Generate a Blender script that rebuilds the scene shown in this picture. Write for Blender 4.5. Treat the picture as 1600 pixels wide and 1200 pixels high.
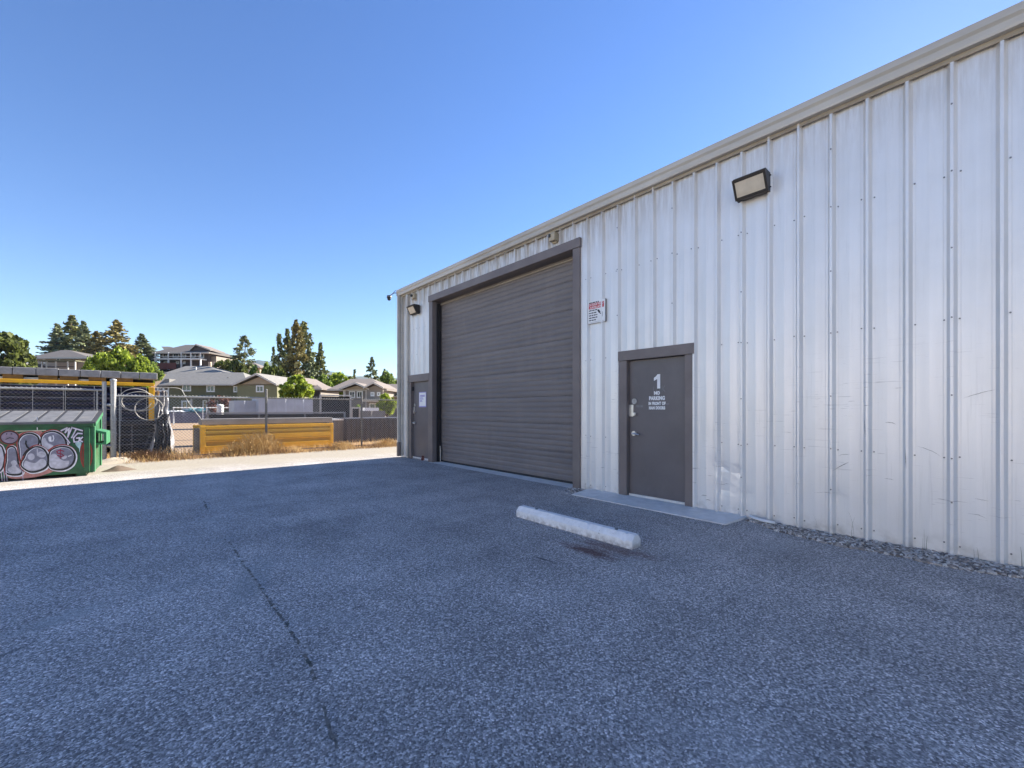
import bpy, bmesh, math, random
import numpy as np
from mathutils import Vector, Matrix, noise as mnoise

random.seed(7)
rng = np.random.default_rng(11)
for o in list(bpy.data.objects):
    bpy.data.objects.remove(o, do_unlink=True)
SC = bpy.context.scene
C = SC.collection

# ------------------------------------------------------------------ camera
TH = math.radians(41.4)           # angle between the warehouse wall and the view
F = 662.0                         # focal length in photo pixels (photo 1600 wide)
CAM = Vector((-5.7, 0.0, 1.36))
cd = bpy.data.cameras.new('camera')
cd.sensor_width = 36.0
cd.lens = F / 1600.0 * 36.0
cd.shift_y = 40.0 / 1600.0
cd.clip_start = 0.05
cd.clip_end = 20000
cam = bpy.data.objects.new('camera', cd)
C.objects.link(cam)
cam.location = CAM
cam.rotation_euler = (math.radians(90), 0, -TH)
SC.camera = cam

# ------------------------------------------------------------------ light
SUN_EL = math.radians(30.0)
SUN_AZ = math.radians(87.5)       # clockwise from +Y
w = bpy.data.worlds.new('World')
SC.world = w
w.use_nodes = True
wn = w.node_tree
sky = wn.nodes.new('ShaderNodeTexSky')
sky.sky_type = 'NISHITA'
sky.sun_disc = False
sky.sun_elevation = SUN_EL
sky.sun_rotation = SUN_AZ
sky.altitude = 300
sky.air_density = 1.0
sky.dust_density = 0.04
sky.ozone_density = 2.2
bg = wn.nodes['Background']
bg.inputs[1].default_value = 0.066
hs = wn.nodes.new('ShaderNodeHueSaturation')          # the photo's camera shows the whole sky a richer blue
hs.inputs['Hue'].default_value = 0.512
hs.inputs['Saturation'].default_value = 1.2
wn.links.new(sky.outputs[0], hs.inputs['Color'])
wn.links.new(hs.outputs[0], bg.inputs[0])

sd = bpy.data.lights.new('sun', 'SUN')
sd.energy = 5.0
sd.angle = math.radians(0.5)
sd.color = (1.0, 0.93, 0.82)
so = bpy.data.objects.new('sun', sd)
C.objects.link(so)
so.location = (30, 0, 40)
sdir = Vector((-math.sin(SUN_AZ) * math.cos(SUN_EL), -math.cos(SUN_AZ) * math.cos(SUN_EL), -math.sin(SUN_EL)))
so.rotation_euler = sdir.to_track_quat('-Z', 'Y').to_euler()

SC.view_settings.view_transform = 'Standard'
SC.view_settings.look = 'None'
SC.view_settings.exposure = 1.8
SC.view_settings.gamma = 1.0
SC.view_settings.use_curve_mapping = False

# ------------------------------------------------------------------ pixel helpers (rays of the photograph to real places)
FWD = Vector((math.sin(TH), math.cos(TH), 0))
RGT = Vector((math.cos(TH), -math.sin(TH), 0))
UP = Vector((0, 0, 1))
def ray(px, py):
    return FWD + RGT * ((px - 800) / F) + UP * ((640 - py) / F)
def at_depth(px, py, z):
    return CAM + ray(px, py) * z
def at_ground(px, py, h=0.0):
    d = ray(px, py)
    return CAM + d * ((h - CAM.z) / d.z)
def at_y(px, py, Y):
    d = ray(px, py)
    return CAM + d * ((Y - CAM.y) / d.y)
def at_x(px, py, X):
    d = ray(px, py)
    return CAM + d * ((X - CAM.x) / d.x)
def smooth(a, b, x):
    t = min(1, max(0, (x - a) / (b - a)))
    return t * t * (3 - 2 * t)
def terrain_h(x, y):
    v = Vector((x, y, 0)) - Vector((CAM.x, CAM.y, 0))
    zc = v.dot(FWD); xc = v.dot(RGT)
    if zc < 40:
        return 0.0
    px = 800 + F * xc / zc
    amp = 12.5 - 7.0 * smooth(340, 470, px)
    h = amp * smooth(68, 122, zc)
    h += 22 * smooth(170, 700, zc) * (0.4 + 0.6 * smooth(700, 300, px))
    return h

# ------------------------------------------------------------------ materials
def nt(name):
    m = bpy.data.materials.new(name)
    m.use_nodes = True
    t = m.node_tree
    return m, t, t.nodes['Principled BSDF']
def N(t, kind, **kw):
    n = t.nodes.new('ShaderNode' + kind)
    for k, v in kw.items():
        setattr(n, k, v)
    return n
def L(t, a, b):
    t.links.new(a, b)
def pos(t, sc=(1, 1, 1), loc=(0, 0, 0), rot=(0, 0, 0), obj=False):
    if obj:
        src = N(t, 'TexCoord').outputs['Object']
    else:
        src = N(t, 'NewGeometry').outputs['Position']
    mp = N(t, 'Mapping')
    mp.inputs['Scale'].default_value = sc
    mp.inputs['Location'].default_value = loc
    mp.inputs['Rotation'].default_value = rot
    L(t, src, mp.inputs['Vector'])
    return mp.outputs[0]
def noise(t, vec, scale, detail=3.0, rough=0.55):
    n = N(t, 'TexNoise')
    n.inputs['Scale'].default_value = scale
    n.inputs['Detail'].default_value = detail
    n.inputs['Roughness'].default_value = rough
    L(t, vec, n.inputs['Vector'])
    return n.outputs['Fac']
def ramp(t, fac, stops):
    r = N(t, 'ValToRGB')
    e = r.color_ramp.elements
    while len(e) < len(stops):
        e.new(0.5)
    for i, (p, c) in enumerate(stops):
        e[i].position = p
        e[i].color = (c, c, c, 1) if not isinstance(c, tuple) else (*c, 1)
    L(t, fac, r.inputs[0])
    return r.outputs[0]
def mix(t, fac, a, b, mode='MIX'):
    m = N(t, 'Mix', data_type='RGBA', blend_type=mode)
    for sock, v in ((m.inputs[0], fac), (m.inputs[6], a), (m.inputs[7], b)):
        if isinstance(v, (int, float)):
            sock.default_value = v
        elif isinstance(v, tuple):
            sock.default_value = (*v, 1)
        else:
            L(t, v, sock)
    return m.outputs[2]
def mth(t, op, a, b=None, clamp=False):
    m = N(t, 'Math', operation=op, use_clamp=clamp)
    for i, v in enumerate((a, b)):
        if v is None:
            continue
        if isinstance(v, (int, float)):
            m.inputs[i].default_value = v
        else:
            L(t, v, m.inputs[i])
    return m.outputs[0]
def bump(t, b, h, strength=0.3, dist=0.01):
    n = N(t, 'Bump')
    n.inputs['Strength'].default_value = strength
    n.inputs['Distance'].default_value = dist
    L(t, h, n.inputs['Height'])
    L(t, n.outputs[0], b.inputs['Normal'])
def simple(name, col, rough=0.6, metal=0.0, var=0.15, scale=6.0, bumps=0.0, obj=True, stretch=(1, 1, 1), dirt=None):
    m, t, b = nt(name)
    v = pos(t, stretch, obj=obj)
    n = noise(t, v, scale, 5)
    lo = tuple(c * (1 - var) for c in col)
    hi = tuple(min(1, c * (1 + var)) for c in col)
    c = ramp(t, n, [(0.3, lo), (0.7, hi)])
    if dirt:
        n2 = noise(t, v, scale * 0.35, 6, 0.7)
        c = mix(t, ramp(t, n2, [(0.5, 0.0), (0.72, 0.85)]), c, dirt)
    L(t, c, b.inputs['Base Color'])
    b.inputs['Roughness'].default_value = rough
    b.inputs['Metallic'].default_value = metal
    if bumps:
        bump(t, b, noise(t, v, scale * 6, 4), bumps, 0.01)
    return m
M = {}

# painted metal wall sheet: off white, streaked, scuffed low down, rust-stained under the gutter
def wall_mat():
    m, t, b = nt('painted_steel_sheet')
    p = pos(t)
    sx = N(t, 'SeparateXYZ'); L(t, p, sx.inputs[0])
    z = sx.outputs['Z']; y = sx.outputs['Y']
    streak = noise(t, pos(t, (6, 6, 0.35)), 1.6, 6, 0.65)
    base = ramp(t, streak, [(0.2, (0.72, 0.705, 0.685)), (0.5, (0.765, 0.75, 0.73)), (0.8, (0.80, 0.785, 0.765))])
    blot = noise(t, p, 1.3, 4)
    base = mix(t, ramp(t, blot, [(0.45, 0.0), (0.75, 0.35)]), base, (0.60, 0.585, 0.55))
    # grime streaks running down
    g = noise(t, pos(t, (14, 14, 0.55)), 1.8, 7, 0.7)
    base = mix(t, ramp(t, g, [(0.58, 0.0), (0.76, 0.28)]), base, (0.43, 0.42, 0.40))
    # rusty brown drip stains below the gutter, at the far half of the wall
    top = mth(t, 'MULTIPLY', ramp(t, mth(t, 'SUBTRACT', z, 3.9), [(0.0, 0.0), (0.72, 1.0)]), ramp(t, mth(t, 'DIVIDE', y, 12.0), [(0.2, 0.35), (0.45, 1.0)]))
    ru = noise(t, pos(t, (9, 9, 0.8)), 2.2, 6, 0.7)
    rm = mth(t, 'MULTIPLY', top, ramp(t, ru, [(0.36, 0.0), (0.58, 0.9)]))
    base = mix(t, rm, base, (0.33, 0.25, 0.16))
    # thin scuffs and scratches at bumper height
    low = mth(t, 'MULTIPLY', ramp(t, mth(t, 'DIVIDE', z, 3.0), [(0.05, 0.0), (0.13, 1.0), (0.5, 1.0), (0.72, 0.0)]), ramp(t, noise(t, pos(t, (1, 1, 1), (3, 1, 7)), 0.9, 3), [(0.42, 0.0), (0.56, 1.0)]))
    sc = noise(t, pos(t, (3, 3, 38), (0, 0, 0), (0.10, 0, 0)), 1.4, 4, 0.6)
    sm = mth(t, 'MULTIPLY', low, ramp(t, sc, [(0.65, 0.0), (0.70, 0.7)]))
    sc2 = noise(t, pos(t, (2, 2, 60), (5, 3, 0), (-0.22, 0, 0)), 1.1, 3, 0.6)
    sm2 = mth(t, 'MULTIPLY', low, ramp(t, sc2, [(0.66, 0.0), (0.70, 0.5)]))
    base = mix(t, mth(t, 'MAXIMUM', sm, sm2), base, (0.16, 0.155, 0.155))
    # splash dirt just above the ground
    sp = mth(t, 'MULTIPLY', ramp(t, z, [(0.0, 1.0), (0.2, 0.0)]), ramp(t, noise(t, p, 9, 5), [(0.45, 0.0), (0.68, 0.5)]))
    base = mix(t, sp, base, (0.30, 0.27, 0.23))
    L(t, base, b.inputs['Base Color'])
    b.inputs['Metallic'].default_value = 0.30
    L(t, ramp(t, streak, [(0.2, 0.42), (0.8, 0.34)]), b.inputs['Roughness'])
    bump(t, b, mth(t, 'ADD', noise(t, p, 3.0, 2), mth(t, 'MULTIPLY', noise(t, p, 60, 2), 0.05)), 0.12, 0.02)
    return m
M['wall'] = wall_mat()
M['trim_grey'] = simple('dark_brown_grey_paint', (0.165, 0.137, 0.128), 0.5, 0, 0.12, 3, 0.03, obj=False, dirt=(0.20, 0.175, 0.16))
M['door_grey'] = simple('charcoal_door_paint', (0.118, 0.105, 0.108), 0.42, 0, 0.10, 2.2, 0.03, obj=False, dirt=(0.145, 0.132, 0.13))
def roll_mat():
    m, t, b = nt('rollup_door_paint')
    p = pos(t)
    n = noise(t, pos(t, (1, 0.5, 5)), 1.1, 6, 0.65)
    c = ramp(t, n, [(0.3, (0.145, 0.128, 0.125)), (0.7, (0.195, 0.172, 0.162))])
    d = noise(t, pos(t, (2, 2.2, 0.5)), 1.0, 6, 0.7)
    c = mix(t, ramp(t, d, [(0.5, 0.0), (0.75, 0.5)]), c, (0.235, 0.205, 0.185))
    L(t, c, b.inputs['Base Color'])
    b.inputs['Roughness'].default_value = 0.5
    bump(t, b, noise(t, p, 90, 3), 0.10, 0.004)
    return m
M['roll'] = roll_mat()
M['gutter'] = simple('beige_gutter_paint', (0.47, 0.44, 0.39), 0.45, 0, 0.10, 2.5, 0.02, obj=False, stretch=(1, 0.3, 1), dirt=(0.32, 0.28, 0.23))
M['soffit'] = simple('weathered_tan_paint', (0.33, 0.28, 0.21), 0.6, 0, 0.2, 3, 0.03, obj=False, dirt=(0.2, 0.16, 0.12))
M['roof'] = simple('grey_roof_sheet', (0.42, 0.43, 0.43), 0.45, 0.2, 0.1, 2)
M['black'] = simple('black_rubber', (0.018, 0.017, 0.018), 0.6, 0, 0.2, 20)
M['bronze'] = simple('dark_bronze_metal', (0.035, 0.03, 0.027), 0.45, 0.3, 0.2, 15)
M['lens'] = simple('yellowed_lens_plastic', (0.62, 0.54, 0.42), 0.25, 0, 0.08, 9)
M['steel'] = simple('brushed_steel', (0.62, 0.61, 0.60), 0.32, 0.85, 0.1, 30)
M['galv'] = simple('galvanised_steel', (0.36, 0.36, 0.355), 0.5, 0.35, 0.2, 25, dirt=(0.30, 0.28, 0.25))
M['galv_dark'] = simple('weathered_grey_steel', (0.15, 0.145, 0.14), 0.6, 0.2, 0.25, 20)
M['white'] = simple('white_enamel', (0.78, 0.78, 0.77), 0.5, 0, 0.05, 12)
M['ghost'] = simple('ghost_lettering', (0.155, 0.15, 0.155), 0.45, 0, 0.2, 25)
M['red'] = simple('sign_red', (0.55, 0.05, 0.06), 0.5, 0, 0.1, 20)
M['pink'] = simple('faded_sign_pink', (0.75, 0.42, 0.42), 0.5, 0, 0.1, 20)
M['ink'] = simple('black_ink', (0.03, 0.03, 0.035), 0.6, 0, 0.1, 20)
M['purple'] = simple('purple_ink', (0.30, 0.26, 0.55), 0.6, 0, 0.1, 20)
M['beige_box'] = simple('beige_plastic', (0.42, 0.35, 0.24), 0.5, 0, 0.15, 20)
M['screw'] = simple('screw_head', (0.17, 0.17, 0.18), 0.4, 0.6, 0.2, 30)
M['concrete'] = simple('pale_concrete', (0.70, 0.675, 0.64), 0.85, 0, 0.10, 7, 0.25, dirt=(0.58, 0.55, 0.51))
def stop_mat():
    m, t, b = nt('white_painted_concrete')
    p = pos(t)
    c = ramp(t, noise(t, p, 14, 6, 0.65), [(0.3, (0.74, 0.735, 0.72)), (0.6, (0.86, 0.855, 0.84))])
    chip = noise(t, p, 26, 6, 0.75)
    c = mix(t, ramp(t, chip, [(0.63, 0.0), (0.68, 0.9)]), c, (0.22, 0.20, 0.18))
    lowz = N(t, 'SeparateXYZ'); L(t, p, lowz.inputs[0])
    dm = mth(t, 'MULTIPLY', ramp(t, lowz.outputs['Z'], [(0.0, 1.0), (0.07, 0.1)]), ramp(t, noise(t, p, 18, 5), [(0.35, 0.1), (0.6, 0.9)]))
    c = mix(t, dm, c, (0.33, 0.29, 0.25))
    L(t, c, b.inputs['Base Color'])
    b.inputs['Roughness'].default_value = 0.75
    bump(t, b, noise(t, p, 60, 5), 0.4, 0.006)
    return m
M['stop'] = stop_mat()
M['brick_red'] = simple('dark_red_brick', (0.13, 0.045, 0.035), 0.85, 0, 0.3, 30, 0.3)

def asphalt_mat():
    m, t, b = nt('weathered_asphalt')
    p = pos(t)
    vo = N(t, 'TexVoronoi'); vo.inputs['Scale'].default_value = 112; L(t, p, vo.inputs['Vector'])
    stone = N(t, 'SeparateColor'); L(t, vo.outputs['Color'], stone.inputs[0])
    a = ramp(t, stone.outputs[0], [(0.0, (0.17, 0.156, 0.148)), (0.45, (0.38, 0.352, 0.334)), (0.8, (0.58, 0.54, 0.51)), (1.0, (0.95, 0.89, 0.84))])
    g1 = noise(t, p, 46, 4, 0.7)
    a = mix(t, ramp(t, g1, [(0.36, 0.75), (0.52, 0.0)]), a, (0.135, 0.125, 0.12))
    g2 = noise(t, p, 120, 2, 0.6)
    a = mix(t, ramp(t, g2, [(0.58, 0.0), (0.72, 0.6)]), a, (0.36, 0.355, 0.345))
    # broad worn, bleached and oily areas
    big = noise(t, p, 0.45, 5, 0.6)
    a = mix(t, 1.0, a, ramp(t, big, [(0.3, 0.86), (0.7, 1.15)]), 'MULTIPLY')
    mid = noise(t, pos(t, (1, 0.6, 1), (4, 2, 0)), 1.7, 5, 0.6)
    a = mix(t, 1.0, a, ramp(t, mid, [(0.33, 0.82), (0.67, 1.12)]), 'MULTIPLY')
    pale = noise(t, pos(t, (1, 1, 1), (8, 5, 0)), 0.8, 5, 0.55)
    a = mix(t, ramp(t, pale, [(0.58, 0.0), (0.72, 0.4)]), a, (0.42, 0.41, 0.40))
    # tyre-worn lanes curving to the big door, and oil drips
    wv = N(t, 'TexNoise'); wv.inputs['Scale'].default_value = 1.0; wv.inputs['Detail'].default_value = 4
    L(t, pos(t, (0.14, 1.5, 1), (2, 0, 0), (0, 0, 0.35)), wv.inputs['Vector'])
    a = mix(t, 1.0, a, ramp(t, wv.outputs['Fac'], [(0.34, 0.90), (0.5, 1.0), (0.66, 1.08)]), 'MULTIPLY')
    drip = noise(t, pos(t, (1, 1, 1), (1, 9, 0)), 5.5, 3, 0.5)
    a = mix(t, ramp(t, drip, [(0.70, 0.0), (0.78, 0.55)]), a, (0.075, 0.07, 0.07))
    # rust-brown oil stain beside the wheel stop (elongated along it), and a little dark streak
    def blob(cx, cy, rx, ry, rot, col, fac, a, nz=0.55):
        v = N(t, 'VectorMath', operation='SUBTRACT'); L(t, p, v.inputs[0]); v.inputs[1].default_value = (cx, cy, 0)
        mp = N(t, 'Mapping', vector_type='TEXTURE'); L(t, v.outputs[0], mp.inputs[0])
        mp.inputs['Rotation'].default_value = (0, 0, rot)
        mp.inputs['Scale'].default_value = (rx, ry, 1e3)
        ln = N(t, 'VectorMath', operation='LENGTH'); L(t, mp.outputs[0], ln.inputs[0])
        nn = noise(t, pos(t, (7, 2.2, 1), (cx, cy, 0), (0, 0, -rot)), 3.2, 6, 0.7)
        d = mth(t, 'ADD', ln.outputs['Value'], mth(t, 'MULTIPLY', mth(t, 'SUBTRACT', nn, 0.5), nz * 4))
        return mix(t, mth(t, 'MULTIPLY', ramp(t, d, [(0.35, 1.0), (1.0, 0.0)]), fac), a, col)
    s1 = at_ground(920, 861); s2 = at_ground(955, 858); s3 = at_ground(850, 874)
    a = blob(s1.x, s1.y, 0.13, 0.42, 0.0, (0.10, 0.032, 0.022), 0.82, a)
    a = blob(s2.x + 0.03, s2.y, 0.16, 0.55, 0.05, (0.15, 0.075, 0.058), 0.65, a)
    a = blob(s3.x, s3.y, 0.018, 0.16, 0.1, (0.03, 0.028, 0.03), 0.8, a, 0.3)
    s4 = at_ground(98, 965); a = blob(s4.x, s4.y, 0.28, 0.15, 0.4, (0.38, 0.385, 0.38), 0.5, a, 0.35)
    s5 = at_ground(262, 918); a = blob(s5.x, s5.y, 0.42, 0.13, 0.1, (0.27, 0.275, 0.28), 0.25, a, 0.4)
    s6 = at_ground(18, 1018); a = blob(s6.x, s6.y, 0.10, 0.03, 0.6, (0.07, 0.07, 0.07), 0.7, a, 0.4)
    s8 = at_ground(395, 905); a = blob(s8.x, s8.y, 0.16, 0.75, -0.35, (0.25, 0.26, 0.255), 0.5, a, 0.5)
    for (qx, qy) in ((309, 772), (332, 812), (348, 843), (250, 735)):
        q = at_ground(qx, qy); a = blob(q.x, q.y, 0.16, 0.10, 0, (0.34, 0.34, 0.33), 0.6, a, 0.5)
    # wind-blown sand drifting in from the fence side
    sy = N(t, 'SeparateXYZ'); L(t, p, sy.inputs[0])
    e = mth(t, 'ADD', sy.outputs['Y'], mth(t, 'MULTIPLY', mth(t, 'SUBTRACT', noise(t, p, 1.1, 5), 0.5), 2.4))
    sand = ramp(t, mth(t, 'DIVIDE', e, 20.0), [(0.555, 0.0), (0.64, 0.9)])
    sc = ramp(t, noise(t, p, 16, 6, 0.7), [(0.3, (0.24, 0.212, 0.165)), (0.7, (0.37, 0.33, 0.265))])
    a = mix(t, sand, a, sc)
    L(t, a, b.inputs['Base Color'])
    b.inputs['Roughness'].default_value = 0.82
    b.inputs['Specular IOR Level'].default_value = 0.35
    hh = mth(t, 'ADD', mth(t, 'MULTIPLY', vo.outputs['Distance'], -0.8), mth(t, 'MULTIPLY', g1, 0.8))
    bump(t, b, hh, 0.7, 0.006)
    return m
M['asphalt'] = asphalt_mat()
M['crackfill'] = simple('crack_dirt', (0.15, 0.14, 0.125), 0.95, 0, 0.5, 30, 0.4)
def dirt_mat(name, c0, c1, c2, sc=8):
    m, t, b = nt(name)
    p = pos(t)
    a = ramp(t, noise(t, p, sc, 7, 0.7), [(0.3, c0), (0.7, c1)])
    a = mix(t, ramp(t, noise(t, p, sc * 0.09, 5), [(0.45, 0.0), (0.65, 0.8)]), a, c2)
    st = noise(t, p, sc * 5, 3, 0.6)
    a = mix(t, ramp(t, st, [(0.62, 0.0), (0.70, 0.6)]), a, tuple(c * 0.55 for c in c0))
    L(t, a, b.inputs['Base Color'])
    b.inputs['Roughness'].default_value = 0.95
    bump(t, b, noise(t, p, sc * 4, 5), 0.5, 0.02)
    return m
M['dirt'] = dirt_mat('dry_tan_ground', (0.27, 0.18, 0.11), (0.36, 0.25, 0.155), (0.30, 0.21, 0.13))
M['strip'] = dirt_mat('sandy_gravel', (0.36, 0.31, 0.24), (0.50, 0.44, 0.35), (0.42, 0.35, 0.26), 10)
M['mount'] = dirt_mat('forested_slope', (0.035, 0.055, 0.04), (0.06, 0.075, 0.05), (0.10, 0.095, 0.06), 0.02)

def stone_mat(name, stops):
    m, t, b = nt(name)
    g = N(t, 'NewGeometry')
    a = ramp(t, g.outputs['Random Per Island'], stops)
    a = mix(t, 1.0, a, ramp(t, noise(t, pos(t), 60, 4), [(0.3, 0.75), (0.7, 1.15)]), 'MULTIPLY')
    L(t, a, b.inputs['Base Color'])
    b.inputs['Roughness'].default_value = 0.8
    return m
M['pebble'] = stone_mat('river_gravel', [(0.0, (0.12, 0.10, 0.09)), (0.35, (0.30, 0.25, 0.21)), (0.7, (0.50, 0.44, 0.38)), (1.0, (0.75, 0.70, 0.64))])
def leaf_mat(name, c0, c1, trans=0.35, rough=0.6):
    m, t, b = nt(name)
    g = N(t, 'NewGeometry')
    a = ramp(t, g.outputs['Random Per Island'], [(0.0, c0), (1.0, c1)])
    L(t, a, b.inputs['Base Color'])
    b.inputs['Roughness'].default_value = rough
    b.inputs['Specular IOR Level'].default_value = 0.25
    tr = N(t, 'BsdfTranslucent')
    L(t, a, tr.inputs[0])
    ms = N(t, 'MixShader'); ms.inputs[0].default_value = trans
    out = t.nodes['Material Output']
    L(t, b.outputs[0], ms.inputs[1]); L(t, tr.outputs[0], ms.inputs[2]); L(t, ms.outputs[0], out.inputs[0])
    return m
M['leaf_fir'] = leaf_mat('fir_needles', (0.054, 0.068, 0.028), (0.323, 0.332, 0.125), 0.15)
M['leaf_pine'] = leaf_mat('pine_needles', (0.054, 0.070, 0.039), (0.323, 0.355, 0.177), 0.15)
M['leaf_brown'] = leaf_mat('browning_fir_needles', (0.063, 0.062, 0.024), (0.390, 0.320, 0.111), 0.15)
M['leaf_dark'] = leaf_mat('dark_green_leaves', (0.038, 0.050, 0.012), (0.185, 0.215, 0.045), 0.35)
M['leaf_bright'] = leaf_mat('yellow_green_leaves', (0.087, 0.130, 0.013), (0.418, 0.504, 0.061), 0.45)
M['leaf_mid'] = leaf_mat('mid_green_leaves', (0.063, 0.099, 0.018), (0.312, 0.410, 0.078), 0.4)
M['leaf_red'] = leaf_mat('dark_red_leaves', (0.091, 0.033, 0.026), (0.221, 0.091, 0.065), 0.3)
M['straw'] = leaf_mat('dry_straw', (0.42, 0.26, 0.10), (0.72, 0.52, 0.26), 0.4, 0.8)
M['straw_dark'] = leaf_mat('dead_brush', (0.13, 0.075, 0.045), (0.34, 0.21, 0.12), 0.2, 0.8)
M['weed'] = leaf_mat('green_weeds', (0.04, 0.06, 0.02), (0.09, 0.11, 0.04), 0.3, 0.8)
M['bark'] = simple('brown_bark', (0.12, 0.085, 0.06), 0.9, 0, 0.3, 3, 0.4)
M['yellow'] = simple('safety_yellow_paint', (0.86, 0.44, 0.006), 0.5, 0, 0.10, 5, 0.05, dirt=(0.66, 0.32, 0.012))
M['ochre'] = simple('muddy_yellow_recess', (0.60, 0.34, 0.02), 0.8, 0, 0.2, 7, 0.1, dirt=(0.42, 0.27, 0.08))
M['woodblock'] = simple('brown_timber_block', (0.20, 0.11, 0.03), 0.8, 0, 0.25, 9, 0.2)
M['grey_board'] = simple('weathered_grey_boards', (0.27, 0.265, 0.26), 0.85, 0, 0.18, 9, 0.2)
M['grey_beam'] = simple('grey_steel_beam', (0.25, 0.235, 0.225), 0.6, 0.1, 0.15, 4, dirt=(0.18, 0.16, 0.14))
M['navy'] = simple('blue_black_tarpaulin', (0.010, 0.012, 0.042), 0.45, 0, 0.4, 9, 0.3)
M['dark_fill'] = simple('dark_stacked_steel', (0.016, 0.016, 0.019), 0.6, 0.2, 0.3, 9)
M['charcoal'] = simple('charcoal_panel', (0.055, 0.052, 0.058), 0.6, 0, 0.2, 3, dirt=(0.075, 0.07, 0.07))
M['block_grey'] = simple('grey_concrete_block', (0.20, 0.195, 0.19), 0.85, 0, 0.15, 3)
M['trailer'] = simple('pale_blue_grey_panel', (0.40, 0.42, 0.47), 0.5, 0, 0.12, 2, dirt=(0.3, 0.3, 0.32))
M['slate'] = simple('slate_blue_panel', (0.12, 0.125, 0.17), 0.6, 0, 0.15, 2)
M['teal'] = simple('teal_tarp', (0.20, 0.42, 0.46), 0.5, 0, 0.2, 6)
M['plastic'] = simple('crumpled_grey_plastic', (0.33, 0.32, 0.32), 0.3, 0, 0.35, 7, dirt=(0.07, 0.065, 0.07))
M['blackplastic'] = simple('black_plastic_bag', (0.02, 0.02, 0.024), 0.3, 0, 0.3, 7)
M['cable'] = simple('pale_cable', (0.50, 0.47, 0.42), 0.6, 0, 0.1, 9)
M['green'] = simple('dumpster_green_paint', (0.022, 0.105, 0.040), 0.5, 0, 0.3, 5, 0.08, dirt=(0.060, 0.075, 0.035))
M['green_lit'] = simple('dumpster_lit_green', (0.04, 0.17, 0.075), 0.5, 0, 0.2, 5, 0.08)  # body green lightened, as if sunlit, for the parts on the end
M['lid'] = simple('grey_plastic_lid', (0.12, 0.12, 0.123), 0.6, 0, 0.25, 8, 0.1, dirt=(0.18, 0.17, 0.16))
M['lid_dark'] = simple('lid_groove', (0.03, 0.03, 0.032), 0.7)
def paint(n, c):
    return simple('spray_' + n, c, 0.5, 0, 0.22, 14, dirt=tuple(0.6 * x + 0.02 for x in c))
G = {k: paint(k, c) for k, c in {
    'black': (0.012, 0.011, 0.014), 'grey': (0.20, 0.20, 0.26), 'pale': (0.48, 0.47, 0.53), 'white': (0.74, 0.73, 0.76),
    'mauve': (0.26, 0.20, 0.26), 'red': (0.30, 0.035, 0.02), 'crimson': (0.26, 0.01, 0.04), 'pink': (0.50, 0.22, 0.19),
    'lilac': (0.60, 0.50, 0.62), 'cream': (0.60, 0.60, 0.42), 'aqua': (0.42, 0.60, 0.60)}.items()}
# houses
def siding(name, col, pitch=0.18):
    m, t, b = nt(name)
    v = pos(t, obj=True)
    wv = N(t, 'TexWave', wave_type='BANDS', bands_direction='Z', wave_profile='SAW')
    wv.inputs['Scale'].default_value = 1.0 / pitch / 6.28 * 3.14
    L(t, v, wv.inputs[0])
    n = noise(t, v, 1.2, 4)
    c = ramp(t, n, [(0.3, tuple(x * 0.92 for x in col)), (0.7, tuple(x * 1.08 for x in col))])
    L(t, c, b.inputs['Base Color'])
    b.inputs['Roughness'].default_value = 0.75
    bump(t, b, wv.outputs['Fac'], 0.5, 0.02)
    return m
M['olive'] = siding('olive_siding', (0.125, 0.118, 0.06))
M['olive_l'] = siding('light_olive_siding', (0.20, 0.19, 0.10))
M['tan'] = siding('tan_siding', (0.36, 0.28, 0.19))
M['beige'] = siding('beige_stucco', (0.42, 0.34, 0.27))
M['taupe'] = siding('taupe_siding', (0.25, 0.215, 0.18))
M['cocoa'] = siding('dark_brown_siding', (0.085, 0.065, 0.06))
M['shingle'] = simple('grey_brown_shingles', (0.20, 0.19, 0.175), 0.9, 0, 0.14, 3, 0.2)
M['shingle_d'] = simple('dark_shingles', (0.13, 0.115, 0.105), 0.9, 0, 0.14, 3, 0.2)
M['shingle_b'] = simple('brown_shingles', (0.18, 0.150, 0.132), 0.9, 0, 0.14, 3, 0.2)
M['fascia'] = simple('cream_fascia', (0.55, 0.50, 0.43), 0.6)
M['frame'] = simple('white_window_frame', (0.70, 0.69, 0.66), 0.5)
def glass_mat():
    m, t, b = nt('window_glass')
    b.inputs['Base Color'].default_value = (0.03, 0.035, 0.04, 1)
    b.inputs['Roughness'].default_value = 0.06
    b.inputs['Specular IOR Level'].default_value = 0.7
    return m
M['glass'] = glass_mat()

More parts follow.
